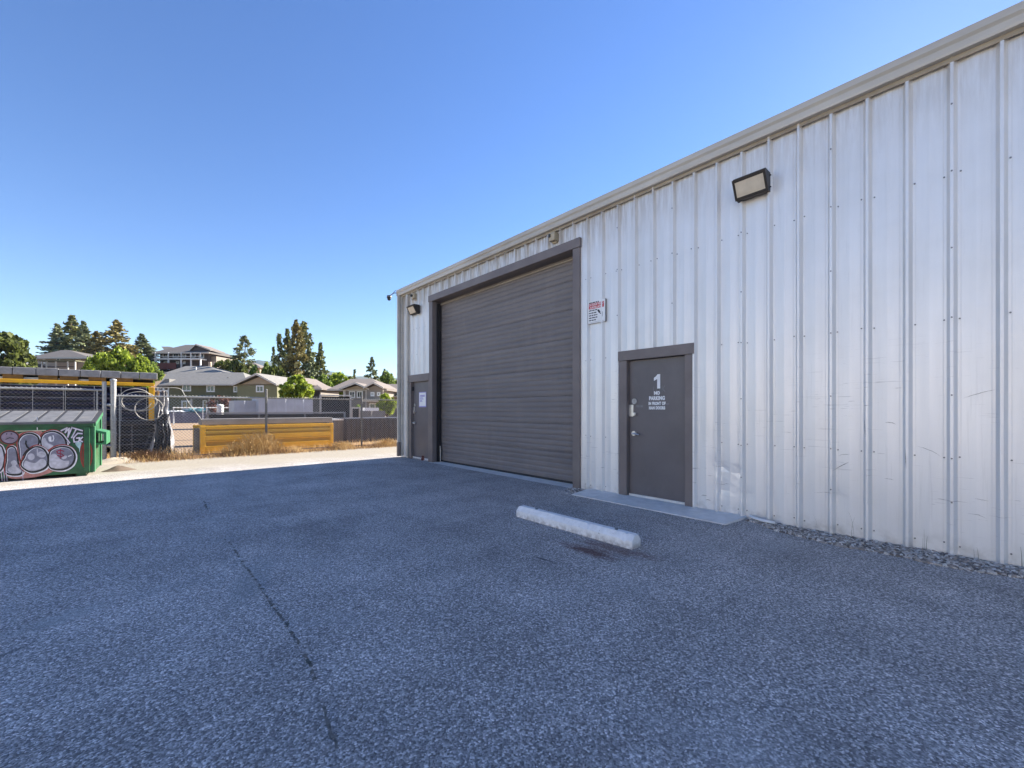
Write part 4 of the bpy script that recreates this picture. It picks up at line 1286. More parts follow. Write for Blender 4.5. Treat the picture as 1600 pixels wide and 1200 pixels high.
# mound of sandy dirt and a flat stone cap at the post foot
pm = at_ground(180, 722)
def mound(name, c, rx, ry, h, mat, label, cat, seed, flat=1.0):
    mb = MB(); nr, na = 6, 26
    vs = [(0, 0, h)]
    for i in range(1, nr + 1):
        for j in range(na):
            a = 2 * math.pi * j / na; q = i / nr
            nz = 1 + 0.18 * mnoise.noise((math.cos(a) * 1.5, math.sin(a) * 1.5, seed))
            z = h * (math.cos(q * math.pi) * 0.5 + 0.5) * (1 + 0.25 * mnoise.noise((q * 3, a * 2, seed)))
            vs.append((rx * q * nz * math.cos(a), ry * q * nz * math.sin(a), max(z, -0.01) if i < nr else -0.01))
    fs = [(0, 1 + j, 1 + (j + 1) % na) for j in range(na)]
    for i in range(nr - 1):
        for j in range(na):
            p = 1 + i * na + j; q_ = 1 + i * na + (j + 1) % na
            fs.append((p, p + na, q_ + na, q_))
    o = mb.add(vs, fs).build(name, mat, smooth_=True)
    o.location = c
    tag(o, label, cat)
    return o
mound('dirt_mound', (fx(177) + 0.1, FY - 0.25, 0.0), 0.75, 0.42, 0.13, 'strip', 'low sandy dirt mound round the thick post foot', 'dirt mound', 3)
o = mound('earth_clod', (at_ground(185, 735).x, at_ground(185, 735).y, 0.0), 0.34, 0.24, 0.10, 'bark', 'flat brown clod of earth on the ground before the thick post', 'clod', 5)

# dry weeds along the fence foot
def blades(name, fn, count, hmin, hmax, width, seed, mat, parent=None, arc=0.5, segs=2):
    r = np.random.default_rng(seed)
    vs = []; fs = []
    for i in range(count):
        x, y, z, sc = fn(r)
        a = r.uniform(0, 6.283); h = r.uniform(hmin, hmax) * sc; w_ = width * r.uniform(.6, 1.3)
        dx, dy = math.cos(a), math.sin(a); lean = r.uniform(0.05, arc) * h
        px_, py_ = -dy * w_, dx * w_
        o0 = len(vs)
        for k_ in range(segs + 1):
            q = k_ / segs
            cx = x + dx * lean * q * q; cy = y + dy * lean * q * q; cz = z + h * (q - 0.15 * q * q)
            ww = 1 - 0.75 * q
            vs.append((cx + px_ * ww, cy + py_ * ww, cz)); vs.append((cx - px_ * ww, cy - py_ * ww, cz))
        for k_ in range(segs):
            b0 = o0 + 2 * k_
            fs.append((b0, b0 + 1, b0 + 3, b0 + 2))
    me = bpy.data.meshes.new(name); me.from_pydata(vs, [], fs); me.materials.append(M[mat])
    return link(name, me, parent)
def g1(r):
    x = r.uniform(-6.0, 3.6); y = FY - 0.25 + r.normal(0, 0.26)
    d = 0.35 + 1.5 * max(0, mnoise.noise((x * 1.3, y * 0.9, 5)))
    return x, y, -0.01, d
o = blades('dry_grass', g1, 6500, 0.06, 0.30, 0.005, 21, 'straw'); struct(o, 'stuff')
def g1b(r):
    x = r.uniform(-6.0, 3.6); y = FY - 0.3 + r.normal(0, 0.22)
    return x, y, -0.01, 0.5 + 1.4 * max(0, mnoise.noise((x * 0.9, y, 2)))
o = blades('dead_brush', g1b, 8000, 0.04, 0.24, 0.006, 22, 'straw_dark', arc=1.6); struct(o, 'stuff')
def g2(r):
    x = r.uniform(-14, 12); y = FY + 0.25 + abs(r.normal(0, 0.7))
    return x, y, -0.012, 0.7 + 0.8 * max(0, mnoise.noise((x * 0.9, y * 0.7, 8)))
o = blades('dry_grass', g2, 6000, 0.08, 0.38, 0.006, 23, 'straw'); struct(o, 'stuff')
# weeds sprouting in the crack and at the wall foot
cp = [at_ground(*p) for p in ((376, 876), (405, 915), (424, 945), (442, 968), (482, 1035), (360, 850))]
def g3(r):
    i = r.integers(0, 5); a, b = cp[i], cp[min(i + 1, 4)]
    q = a.lerp(b, r.uniform(0, 0.4))
    return q.x + r.normal(0, .012), q.y + r.normal(0, .012), 0.0, 1
o = blades('crack_weeds', g3, 90, 0.004, 0.016, 0.0022, 31, 'weed', arc=1.5); struct(o, 'stuff')
def g4(r):
    y = r.choice([0.98, 0.55, 0.43, 0.1, -0.2, 1.3]) + r.normal(0, .02)
    return -0.03 - abs(r.normal(0, .02)), y, 0.02, 1
o = blades('wall_weeds', g4, 12, 0.08, 0.30, 0.0016, 33, 'weed', arc=0.25, segs=4); struct(o, 'stuff')
# big dry bush at the line post and brush heap by the rack
def dry_bush(px, w_, h_, n, seed, mat, label, y=None):
    c = Vector((fx(px), (FY - 0.28) if y is None else y, 0.0))
    t = tag(empty('dry_bush', c.to_tuple()), label, 'bush', 'dry bushes at the fence')
    r = np.random.default_rng(seed)
    vs = []; fs = []
    for i in range(n):
        a = r.uniform(0, 6.283); rr = abs(r.normal(0, .28)) * w_; sp = r.uniform(0.1, 1.0)
        x = rr * math.cos(a) + r.normal(0, .3) * w_; y_ = rr * math.sin(a) * 0.6
        h = h_ * r.uniform(.3, 1.0) * math.exp(-(x / w_) ** 2 * 1.2)
        a2 = r.uniform(0, 6.283); ln = h * sp * 0.7
        o0 = len(vs); wd = r.uniform(.004, .009)
        for k_ in range(5):
            q = k_ / 4
            cx = x + math.cos(a2) * ln * q * q + r.normal(0, .012); cy = y_ + math.sin(a2) * ln * q * q + r.normal(0, .012); cz = -0.02 + h * (q - .2 * q * q)
            vs += [(cx - wd * (1 - .5 * q), cy, cz), (cx + wd * (1 - .5 * q), cy, cz + wd * .5)]
        for k_ in range(4):
            b0 = o0 + 2 * k_; fs.append((b0, b0 + 1, b0 + 3, b0 + 2))
    me = bpy.data.meshes.new('stems'); me.from_pydata(vs, [], fs); me.materials.append(M[mat]); struct(link('stems', me, t), 'stuff')
    # seed heads
    me2 = leaf_quads(np.array(vs)[r.integers(0, len(vs), n)] + r.normal(0, .02, (n, 3)), 0.022, seed + 1, 'seed_heads')
    me2.materials.append(M[mat]); struct(link('seed_heads', me2, t), 'stuff')
    return t
def leaf_quads(cent, size, seed, name, jitter=0.45):
    r = np.random.default_rng(seed)
    n = len(cent)
    u = r.normal(size=(n, 3)); u /= np.linalg.norm(u, axis=1)[:, None]
    v = np.cross(u, r.normal(size=(n, 3))); v /= np.linalg.norm(v, axis=1)[:, None]
    s = size * (1 + jitter * r.uniform(-1, 1, n))[:, None]
    a = cent - u * s * .5 - v * s * .35; b = cent + u * s * .5 - v * s * .35; c = cent + u * s * .6 + v * s * .4; d = cent - u * s * .4 + v * s * .5
    vs = np.stack([a, b, c, d], 1).reshape(-1, 3)
    me = bpy.data.meshes.new(name)
    me.vertices.add(4 * n); me.vertices.foreach_set('co', vs.astype(np.float32).ravel())
    me.loops.add(4 * n); me.loops.foreach_set('vertex_index', np.arange(4 * n, dtype=np.int32))
    me.polygons.add(n); me.polygons.foreach_set('loop_start', np.arange(0, 4 * n, 4, dtype=np.int32))
    me.update(calc_edges=True); me.validate()
    return me
dry_bush(405, 0.85, 0.95, 900, 41, 'straw', 'largest straw-coloured dry bush against the yellow steel box')
dry_bush(365, 0.5, 0.55, 350, 42, 'straw', 'smaller straw bush left of the largest dry bush')
dry_bush(232, 0.7, 0.42, 600, 43, 'straw_dark', 'low brown brush heap at the foot of the rack end')
dry_bush(530, 0.6, 0.36, 350, 44, 'straw', 'low straw bush right of the yellow steel box')
dry_bush(600, 0.7, 0.40, 420, 45, 'straw', 'low straw bush at the fence near the warehouse corner')

# ------------------------------------------------------------------ storage yard behind the fence
# rack: yellow top beam and end post, wire cages, dark load
RY = 17.2
def ry(px, py, Y=RY):
    return at_y(px, py, Y)
rx1 = ry(241, 640).x; rx0 = rx1 - 9.0
zb_ = ry(236, 603).z
t = tag(empty('storage_rack', (rx1, RY, 0)), 'long rack with yellow top beam and dark wire cages behind the gate', 'rack')
zt = zb_
MB().bbox((-9.0, -0.05, zt - 0.01), (0.0, 0.07, zt + 0.085), 0.008).build('top_beam', 'yellow', t)
zm = ry(236, 657).z
MB().bbox((-0.13, -0.06, zm), (0.001, 0.08, zt - 0.042), 0.008).build('end_post', 'yellow', t)
MB().box((-9.0, -0.07, zm - 0.12), (0.04, 0.9, zm - 0.002)).build('mid_deck', 'dark_fill', t)
r_ = random.Random(9)
for k_, (za, zc, x1_) in enumerate(((zm + 0.0, zt - 0.06, -0.14), (0.02, zm - 0.13, 0.10))):
    cages = 5
    cw = 8.8 / cages
    for c in range(cages):
        a = x1_ - (c + 1) * cw; b = x1_ - c * cw - 0.04
        mb = MB()
        nx = 3
        for i in range(nx + 1):
            x = a + (b - a) * i / nx
            mb.cyl((x, -0.03, za), (x, -0.03, zc), 0.008, 6)
        for j in range(4):
            z = za + (zc - za) * j / 3
            mb.cyl((a, -0.03, z + 0.003), (b, -0.03, z + 0.003), 0.006, 6)
        cg = mb.build('wire_cage', 'galv', t)
        # load: rolled tarpaulins inside, each roll its own piece
        rr = (zc - za) / 10.5
        nroll = 7
        for j in range(nroll):
            z = za + (j + 0.5) * (zc - za) / nroll
            m2 = MB(); n = 14
            rad = (zc - za) / nroll * 0.53
            pts = []
            rings_ = 9
            for i in range(rings_):
                x = a + 0.02 + (b - a - 0.04) * i / (rings_ - 1)
                for q in range(n):
                    an = 2 * math.pi * q / n
                    rad2 = rad * (1 + 0.22 * mnoise.noise((x * 2.2, math.cos(an) * 1.6 + j * 3, math.sin(an) * 1.6 + c * 5)))
                    pts.append((x, 0.29 + 0.3 * math.cos(an) * rad2 / rad, z + math.sin(an) * rad2))
            fs = [(i * n + q, i * n + (q + 1) % n, (i + 1) * n + (q + 1) % n, (i + 1) * n + q) for i in range(rings_ - 1) for q in range(n)]
            fs += [tuple(range(n)), tuple(range((rings_ - 1) * n, rings_ * n))]
            m2.add(pts, fs).build('tarp_roll', 'navy' if k_ == 0 else 'dark_fill', cg)
MB().box((-9.0, 0.75, 0.0), (0.0, 0.8, zt - 0.05)).build('back_sheet', 'dark_fill', t)
for c in range(4):
    MB().box((-0.12 - c * 2.9, 0.64, 0.0), (-0.02 - c * 2.9, 0.74, zt - 0.05)).build('rear_leg', 'dark_fill', t)
# boards on blocks lying on the rack
SBY = RY + 0.05
bz0 = zt + 0.0855
zt_rack = zt
t = tag(empty('board_stack', (rx1 - 0.02, SBY, bz0)), 'long grey boards raised on yellow blocks on top of the rack', 'boards')
bt = ry(240, 590).z - bz0
for px in (-45, 20, 75, 108, 152, 195):
    x = at_y(px, 598, SBY).x - (rx1 - 0.02)
    MB().bbox((x - 0.18, 0.0, 0.0), (x + 0.18, 0.5, max(0.12, bt * 0.42)), 0.008).build('block', 'woodblock', t)
bh0 = max(0.12, bt * 0.42)
MB().box((-9.1, 0.5005, 0.0), (0.0, 0.54, bh0 - 0.002)).build('dark_gap_strip', 'dark_fill', t)  # added dark strip, makes the gaps between the blocks look dark
for px in (-10, 44, 92, 130):
    x = at_y(px, 598, SBY).x - (rx1 - 0.02)
    MB().bbox((x - 0.2, 0.1, 0.0), (x + 0.22, 0.4, bh0 * 0.55), 0.006).build('offcut', 'frame', t)
npl = 22
for i in range(npl):
    a = -9.2 + i * 9.3 / npl
    dz = 0.006 * math.sin(i * 2.1)
    MB().bbox((a + 0.006, -0.05 + 0.01 * math.sin(i), bh0 + 0.0005), (a + 9.3 / npl - 0.006, 0.55, bh0 + 0.20 + dz), 0.012).build('board', 'grey_board', t)
# crumpled plastic at the rack end
def crumple(name, c, sx, sy, sz, mat, label, cat, seed):
    bm = bmesh.new(); bmesh.ops.create_icosphere(bm, subdivisions=4, radius=1)
    for v in bm.verts:
        p = v.co.copy()
        n1 = mnoise.turbulence(p * 1.7 + Vector((seed, 0, 0)), 4, True)
        f_ = 0.62 + 0.75 * n1
        v.co = Vector((p.x * sx * f_, p.y * sy * f_, (p.z + 1) * 0.5 * sz * (0.8 + 0.3 * n1)))
        if v.co.z < 0.02: v.co.z = 0.0
    me = bpy.data.meshes.new(name); bm.to_mesh(me); bm.free(); me.materials.append(M[mat])
    o = link(name, me, None, c); tag(o, label, cat)
    return o
def drape(name, c, w0, w1, top, depth, mat, label, cat, seed):
    """hanging crumpled sheet, folds running down, flaring to the ground"""
    nu, nv = 40, 46; vs = []
    for j in range(nv + 1):
        v = j / nv
        for i in range(nu + 1):
            u = i / nu - 0.5
            wd = w0 + (w1 - w0) * v ** 1.3
            x = u * wd + 0.10 * mnoise.noise((v * 2.5, seed, 0.3)) + 0.05 * mnoise.noise((u * 9, v * 5, seed))
            y = -depth * (0.3 + v) * (0.5 - abs(u)) + 0.09 * math.sin(u * 26 + 3 * mnoise.noise((v * 2, u * 2, seed))) * (0.4 + v) + 0.12 * mnoise.noise((u * 6, v * 6, seed + 4))
            z = top * (1 - v) + 0.05 * mnoise.noise((u * 7, v * 7, seed + 9)) * (1 - v)
            vs.append((x, y, max(0.0, z)))
    n = nu + 1
    fs = [(j * n + i, j * n + i + 1, (j + 1) * n + i + 1, (j + 1) * n + i) for j in range(nv) for i in range(nu)]
    o = MB().add(vs, fs).build(name, mat); o.location = c
    tag(o, label, cat)
    return o
pc = at_y(252, 700, RY - 0.15)
drape('plastic_sheet', (pc.x - 0.02, RY + 0.10, 0.0), 0.34, 0.75, 1.95, 0.35, 'plastic', 'crumpled grey plastic sheeting hanging down the rack end', 'plastic sheet', 2)
drape('rubbish_bag', (at_y(257, 690, RY - 0.35).x, RY - 0.25, 0.0), 0.22, 0.42, 1.22, 0.35, 'blackplastic', 'black plastic bag slumped before the grey plastic sheeting', 'bag', 6)
# coil of pale cable hung on the fence
t = tag(empty('cable_coil', (fx(212), FY + 0.03, 1.5)), 'pale loops of cable hanging on the fence near the rack end', 'cable')
for i, (cx, cz, rx_, rz_) in enumerate(((0.0, 0.12, 0.33, 0.30), (0.08, 0.08, 0.36, 0.26), (0.28, -0.12, 0.30, 0.30))):
    pts = [(cx + rx_ * math.cos(a), 0.0 + 0.012 * i, cz + rz_ * math.sin(a)) for a in np.linspace(0.3, 6.0 + 0.5 * (i % 2), 26)]
    MB().tube(pts, 0.009, 5).build('loop', 'cable', t)
t = MB().tube([(fx(245) + 0.25 * math.sin(q * 5) * (1 - q) + q * 1.0, FY + 0.02, 1.95 - 0.9 * q + 0.35 * math.sin(q * 3.1)) for q in np.linspace(0, 1, 18)], 0.008, 5).build('cable_end', 'cable')
tag(t, 'thin pale cable end draped on the fence right of the rack', 'cable')

# big yellow steel box
ya = at_ground(313, 711); yb = at_ground(521, 698)
yv = (yb - ya); yl = yv.length; yrz = math.atan2(yv.y, yv.x)
t = tag(empty('trench_box', ya.to_tuple(), yrz), 'yellow steel trench box with grey top beams behind the fence', 'steel box')
H_ = 0.87
MB().bbox((0, 0, 0), (0.13, 0.12, H_), 0.01).build('end_post', 'yellow', t)
MB().bbox((yl - 0.11, 0, 0), (yl, 0.12, H_), 0.01).build('end_post', 'yellow', t)
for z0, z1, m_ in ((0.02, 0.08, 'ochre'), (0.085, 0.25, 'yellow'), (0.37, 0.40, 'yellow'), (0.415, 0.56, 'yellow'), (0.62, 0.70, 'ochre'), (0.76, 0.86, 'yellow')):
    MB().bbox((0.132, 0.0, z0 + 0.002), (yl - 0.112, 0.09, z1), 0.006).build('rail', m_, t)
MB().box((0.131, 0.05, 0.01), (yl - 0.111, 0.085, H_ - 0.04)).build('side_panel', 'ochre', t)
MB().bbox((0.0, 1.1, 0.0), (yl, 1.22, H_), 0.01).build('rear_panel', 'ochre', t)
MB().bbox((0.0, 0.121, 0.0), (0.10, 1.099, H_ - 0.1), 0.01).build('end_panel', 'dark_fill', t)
MB().bbox((yl - 0.1, 0.121, 0.0), (yl, 1.099, H_ - 0.1), 0.01).build('end_panel', 'yellow', t)
t2 = tag(empty('grey_beam', (ya + Vector((0, 0, H_))).to_tuple(), yrz), 'long grey steel beam lying on top of the yellow box', 'beam')
MB().bbox((0.05, 0.13, 0.02), (yl + 0.02, 0.62, 0.205), 0.012).build('beam', 'grey_beam', t2)
for x in (0.3, 0.62, yl * 0.5, yl - 0.5):
    MB().box((x, 0.135, 0.001), (x + 0.12, 0.60, 0.0195)).build('spacer', 'ink', t2)
# dark rack with a pale frame behind the yellow box
def frame_rack(name, px0, px1, py0, py1, Y, depth, bars, label, cat, fill='dark_fill', frame='grey_board', ztop_fill=None):
    a = at_y(px0, py1, Y); b = at_y(px1, py1, Y); top = at_y((px0 + px1) / 2, py0, Y).z
    t = tag(empty(name, (a.x, Y, 0)), label, cat)
    l = b.x - a.x; z0 = max(0.0, a.z)
    MB().bbox((0, 0, top - 0.06), (l, 0.07, top), 0.005).build('top_rail', frame, t)
    MB().box((0, 0, 0), (0.07, 0.07, top - 0.062)).build('leg', frame, t)
    MB().box((l - 0.07, 0, 0), (l, 0.07, top - 0.062)).build('leg', frame, t)
    for i in range(1, bars):
        x = l * i / bars
        MB().box((x - 0.02, 0.0, 0), (x + 0.02, 0.04, top - 0.062)).build('upright', frame, t)
    MB().box((0.03, 0.12, 0.0), (l - 0.03, depth, top - 0.08)).build('load', fill, t)
    return t
frame_rack('steel_rack', 323, 540, 644, 668, 19.5, 0.9, 3, 'low dark rack with pale rail behind the yellow steel box', 'rack')
frame_rack('crate_frame', 500, 549, 617, 668, 21.5, 1.2, 1, 'tall dark open crate with pale frame right of the trailers', 'crate', frame='fascia')
frame_rack('pallet_cage', 549, 563, 636, 655, 23.0, 1.0, 1, 'narrow dark cage behind the charcoal container', 'cage', frame='fascia')
# charcoal container with ribbed face at right
def ribbed_box(name, p0, p1, py_top, Y, depth, mat, label, cat, ribs=0.12, top=None, h=None):
    a = at_y(p0, 690, Y).x; b = at_y(p1, 690, Y).x
    zt_ = at_y((p0 + p1) / 2, py_top, Y).z if h is None else h
    t = tag(empty(name, (a, Y, 0)), label, cat)
    n = max(1, int((b - a) / ribs)); mb = MB(); l = b - a
    pts = []
    for i in range(n):
        x = l * i / n; s_ = l / n
        pts += [(x, 0.0), (x + s_ * 0.42, 0.0), (x + s_ * 0.5, 0.03), (x + s_ * 0.92, 0.03)]
    pts += [(l, 0.0), (l, depth), (0, depth)]
    mb.prism([(x, y, 0.0) for x, y in pts], (0, 0, zt_))
    mb.build('side', mat, t)
    if top:
        MB().box((-0.03, -0.03, zt_ + 0.001), (l + 0.03, depth, zt_ + 0.06)).build('lid', top, t)
    return t
ribbed_box('container', 542, 690, 653, 17.6, 2.2, 'charcoal', 'charcoal ribbed container behind the fence beside the warehouse corner', 'container', 0.2)
ribbed_box('block_pallet', 522.5, 543, 657, 18.0, 1.0, 'block_grey', 'small grey ribbed crate with white lid right of the yellow box', 'crate', 0.16, 'white')
ribbed_box('grey_block', 563, 602, 642, 24.0, 1.5, 'block_grey', 'plain grey box behind the charcoal container', 'box', 2.0)
ribbed_box('flat_box', 548, 592, 637, 28.0, 1.5, 'white', 'low white flat-topped box behind the plain grey box', 'box', 1.2)
# trailers / pale containers
ribbed_box('trailer', 366, 402, 626, 36.0, 2.4, 'trailer', 'short pale blue-grey container left of the long one', 'container', 1.2, None)
ribbed_box('trailer', 404, 489, 623, 35.0, 2.4, 'trailer', 'long pale blue-grey container behind the dry bush', 'container', 1.0, None)
t = ribbed_box('slate_bin', 257, 322, 645, 54.0, 2.4, 'slate', 'low slate-blue bin right of the rack', 'bin', 3.0)
bz = at_y(290, 645, 54.0).z
cc = at_y(308, 645, 54.8)
crumple('tarp', (cc.x, 54.9, bz), 0.85, 0.6, 0.55, 'teal', 'crumpled teal tarp on the slate-blue bin', 'tarp', 5)
cc = at_y(278, 645, 54.8)
crumple('tarp', (cc.x, 54.9, bz), 0.9, 0.6, 0.25, 'white', 'crumpled pale tarp on the left of the slate-blue bin', 'tarp', 8)
# pipe railing behind
for (pa, pb, lab) in ((270, 318, 'pale pipe railing behind the slate-blue bin, left length'), (322, 366, 'pale pipe railing before the red-leaved tree')):
    a = at_y(pa, 637, 50.0); b = at_y(pb, 637, 50.0)
    t = tag(empty('pipe_railing', (a.x, 50.0, 0)), lab, 'railing', 'pipe railings')
    l = b.x - a.x; top = a.z
    MB().cyl((0, 0, top), (l, 0, top), 0.05, 8).build('rail', 'frame', t)
    for x in (0.05, l - 0.05):
        MB().cyl((x, 0, 0), (x, 0, top - 0.05), 0.05, 8).build('post', 'frame', t)
o = tag(empty('white_post', (at_y(344, 630, 24.0).x, 24.0, 0)), 'short stout white post before the red-leaved tree', 'post')
MB().cyl((0, 0, 0), (0, 0, at_y(344, 634, 24.0).z), 0.14, 12).build('pole', 'frame', o)
MB().sphere((0, 0, at_y(344, 634, 24.0).z), 0.15, sc=(1, 1, .5)).build('cap', 'frame', o)

# ------------------------------------------------------------------ houses
def hx(px, z): return (px - 800) / F * z
def hz(py, z): return CAM.z - (py - 640) / F * z
class House:
    def __init__(s, name, label, px, depth, cat='house', yaw=0.0):
        s.z = depth
        P = at_depth(px, 640, depth)
        s.base = terrain_h(P.x, P.y) - 0.02
        s.t = tag(empty(name, (P.x, P.y, s.base), -TH + yaw), label, cat)
        s.x0 = hx(px, depth)
    def X(s, px, dy=0.0): return (px - 800) / F * (s.z + dy) - s.x0
    def Z(s, py, dy=0.0): return CAM.z - (py - 640) / F * (s.z + dy) - s.base
    def wall(s, px0, px1, py_top, y0, y1, mat, py_bot=None):
        zb = 0.0 if py_bot is None else s.Z(py_bot, y0)
        return MB().box((s.X(px0), y0, zb), (s.X(px1), y1, s.Z(py_top))).build('wall', mat, s.t)
    def window(s, px0, px1, py0, py1, y=0.0, mull=1, frame='frame', parent=None):
        a, b, z0, z1 = s.X(px0), s.X(px1), s.Z(py1), s.Z(py0)
        w_ = max(0.10, s.z * 0.0027)
        mb = MB()
        mb.box((a, y - 0.06, z0), (b, y - 0.002, z0 + w_)); mb.box((a, y - 0.06, z1 - w_), (b, y - 0.002, z1))
        mb.box((a, y - 0.06, z0 + w_), (a + w_, y - 0.002, z1 - w_)); mb.box((b - w_, y - 0.06, z0 + w_), (b, y - 0.002, z1 - w_))
        for i in range(1, mull + 1):
            x = a + (b - a) * i / (mull + 1)
            mb.box((x - 0.04, y - 0.055, z0 + w_), (x + 0.04, y - 0.002, z1 - w_))
        f_ = mb.build('window', frame, s.t)
        MB().box((a + w_ * .9, y - 0.03, z0 + w_ * .9), (b - w_ * .9, y - 0.001, z1 - w_ * .9)).build('pane', 'glass', f_)
        return f_
    def gable(s, px0, px1, py_e, pxp, py_p, y0, y1, roof, front, ov=0.35, th=0.16, face=True, facemat=None):
        a, b, p = s.X(px0), s.X(px1), s.X(pxp); ze, zp = s.Z(py_e), s.Z(py_p)
        if face:
            ia, ib = a + 0.35, b - 0.35
            MB().prism([(ia, y0 + ov, ze + 0.0), (ib, y0 + ov, ze), (p, y0 + ov, zp - 0.30)], (0, 0.12, 0)).build('gable_wall', facemat or front, s.t)
        mb = MB()
        mb.prism([(a, y0, ze), (p, y0, zp), (p, y0, zp + th), (a, y0, ze + th)], (0, y1 - y0, 0))
        mb.prism([(b, y0, ze), (b, y0, ze + th), (p, y0, zp + th), (p, y0, zp)], (0, y1 - y0, 0))
        r = mb.build('roof', roof, s.t)
        fb = MB()
        fb.prism([(a - 0.03, y0 - 0.05, ze - 0.10), (p, y0 - 0.05, zp - 0.10), (p, y0 - 0.05, zp + th * .9), (a - 0.03, y0 - 0.05, ze + th * .9)], (0, 0.045, 0))
        fb.prism([(b + 0.03, y0 - 0.05, ze - 0.10), (b + 0.03, y0 - 0.05, ze + th * .9), (p, y0 - 0.05, zp + th * .9), (p, y0 - 0.05, zp - 0.10)], (0, 0.045, 0))
        fb.build('bargeboard', 'fascia', r)
        return r
    def eave_roof(s, px0, px1, py_e, pxr0, pxr1, py_r, y0, y1, roof, th=0.15):
        """hip or side-gable roof; ridge from pxr0 to pxr1 at mid depth"""
        ym = (y0 + y1) / 2
        a, b = s.X(px0), s.X(px1); ra, rb = s.X(pxr0, ym), s.X(pxr1, ym); ze = s.Z(py_e, y0); zr = s.Z(py_r, ym)
        vs = [(a, y0, ze), (b, y0, ze), (b, y1, ze), (a, y1, ze), (ra, ym, zr), (rb, ym, zr)]
        lo = [(x, y, z - th) for x, y, z in vs[:4]]
        r = MB().add(vs + lo, [(0, 1, 5, 4), (1, 2, 5), (2, 3, 4, 5), (3, 0, 4), (6, 9, 8, 7), (0, 6, 7, 1), (1, 7, 8, 2), (2, 8, 9, 3), (3, 9, 6, 0)]).build('roof', roof, s.t)
        MB().box((a, y0 - 0.09, ze - th - 0.03), (b, y0 - 0.003, ze - 0.02)).build('fascia', 'fascia', r)
        return r
# olive row house
h = House('olive_house', 'long olive two-storey house with grey roof and front gable', 340, 55)
h.wall(265, 382, 599, 0, 8, 'olive')
h.wall(380, 441, 601, -1.2, 7, 'olive_l')
h.eave_roof(255, 392, 600, 262, 380, 582, -0.6, 8.6, 'shingle')
h.gable(377, 444, 603, 413, 586.5, -1.75, 6, 'shingle', 'tan', ov=0.55, facemat='tan')
for (a, b, c, d) in ((285, 299, 600.5, 611.5), (323, 336, 601.5, 612.5), (365, 376, 603, 613)):
    h.window(a, b, c, d)
h.window(284, 300, 626, 640); h.window(326, 341, 626, 640); h.window(409, 421, 603, 613.5, y=-1.2)
h.window(317, 324, 625, 642, mull=0)
aw = MB().prism([(h.X(311), -1.6, h.Z(622)), (h.X(341), -1.6, h.Z(622)), (h.X(337), -0.003, h.Z(617.5)), (h.X(315), -0.003, h.Z(617.5))], (0, 0, -0.12)).build('porch_roof', 'shingle', h.t)
for px in (312.5, 339.5):
    MB().box((h.X(px) - 0.08, -1.5, 0), (h.X(px) + 0.08, -1.35, h.Z(623.5))).build('porch_post', 'fascia', h.t)
# side bay with deck at the left
MB().box((h.X(246), 0.6, 0), (h.X(263.5), 5, h.Z(605))).build('bay', 'cocoa', h.t)
MB().prism([(h.X(243), 0.0, h.Z(604.5)), (h.X(264.5), 0.0, h.Z(604.5)), (h.X(264.5), 0.0, h.Z(592)), (h.X(258), 0.0, h.Z(592))], (0, 5, 0)).build('bay_roof', 'shingle', h.t)
for px in (245.5, 254, 262):
    MB().box((h.X(px) - 0.08, 0.1, 0), (h.X(px) + 0.08, 0.3, h.Z(605.5))).build('bay_post', 'frame', h.t)
for (py) in (611, 619):
    MB().box((h.X(245), 0.15, h.Z(py) - 0.15), (h.X(263), 0.28, h.Z(py) + 0.15)).build('deck_rail', 'frame', h.t)
for (px, py) in ((335, 591), (342, 588)):
    MB().cyl((h.X(px), 1.8, h.Z(py + 5)), (h.X(px), 1.8, h.Z(py)), 0.08, 8).build('vent_pipe', 'shingle_d', h.t)
MB().cyl((h.X(379), -0.25, 0), (h.X(379), -0.25, h.Z(604)), 0.05, 6).build('downpipe', 'fascia', h.t)
# hip roof of a house behind the olive one
h = House('hip_roof_house', 'grey hip roof rising behind the olive house', 305, 72)
h.wall(265, 346, 584, 0, 8, 'taupe')
h.eave_roof(260, 350, 583, 290, 325, 572, -0.5, 8.5, 'shingle')
MB().cyl((h.X(296), 1.5, h.Z(580)), (h.X(296), 1.5, h.Z(572)), 0.1, 8).build('vent_pipe', 'frame', h.t)
# big brown house on the hill top
h = House('hilltop_house', 'large dark brown hilltop house with long white-railed balcony', 292, 120)
h.wall(250, 326, 550.5, 0, 12, 'cocoa')
h.wall(325, 334, 556, 1, 10, 'taupe')
h.eave_roof(247, 335, 550.5, 290, 308, 538.8, -2.0, 14, 'shingle_d', th=0.3)
h.eave_roof(243, 270, 547, 252, 264, 541.5, 3, 14, 'shingle_d', th=0.3)
h.gable(300, 333, 548.5, 309.5, 539.5, -1.0, 5, 'shingle_b', 'cocoa', ov=0.5, th=0.25)
dk = MB().box((h.X(251), -2.4, h.Z(563.2)), (h.X(323), -0.003, h.Z(561.4))).build('balcony', 'frame', h.t)
MB().box((h.X(251), -2.42, h.Z(558.7)), (h.X(323), -2.3, h.Z(558.2))).build('handrail', 'frame', dk)
for i in range(37):
    x = h.X(251) + (h.X(323) - h.X(251)) * i / 36
    MB().box((x - 0.04, -2.40, h.Z(561.3)), (x + 0.04, -2.32, h.Z(558.75))).build('baluster', 'cocoa', dk)
for px in (253.2, 273.5, 293, 308, 322.5):
    MB().box((h.X(px) - 0.16, -2.4, 0), (h.X(px) + 0.16, -2.1, h.Z(563.25))).build('post', 'frame', h.t)
    MB().box((h.X(px) - 0.09, -2.4, h.Z(561.35)), (h.X(px) + 0.09, -2.2, h.Z(552.4))).build('post', 'frame', h.t)
for (a, b) in ((254, 263), (270, 280), (285, 291), (297, 306), (310.5, 319)):
    h.window(a, b, 551.8, 559.5, y=0.0)
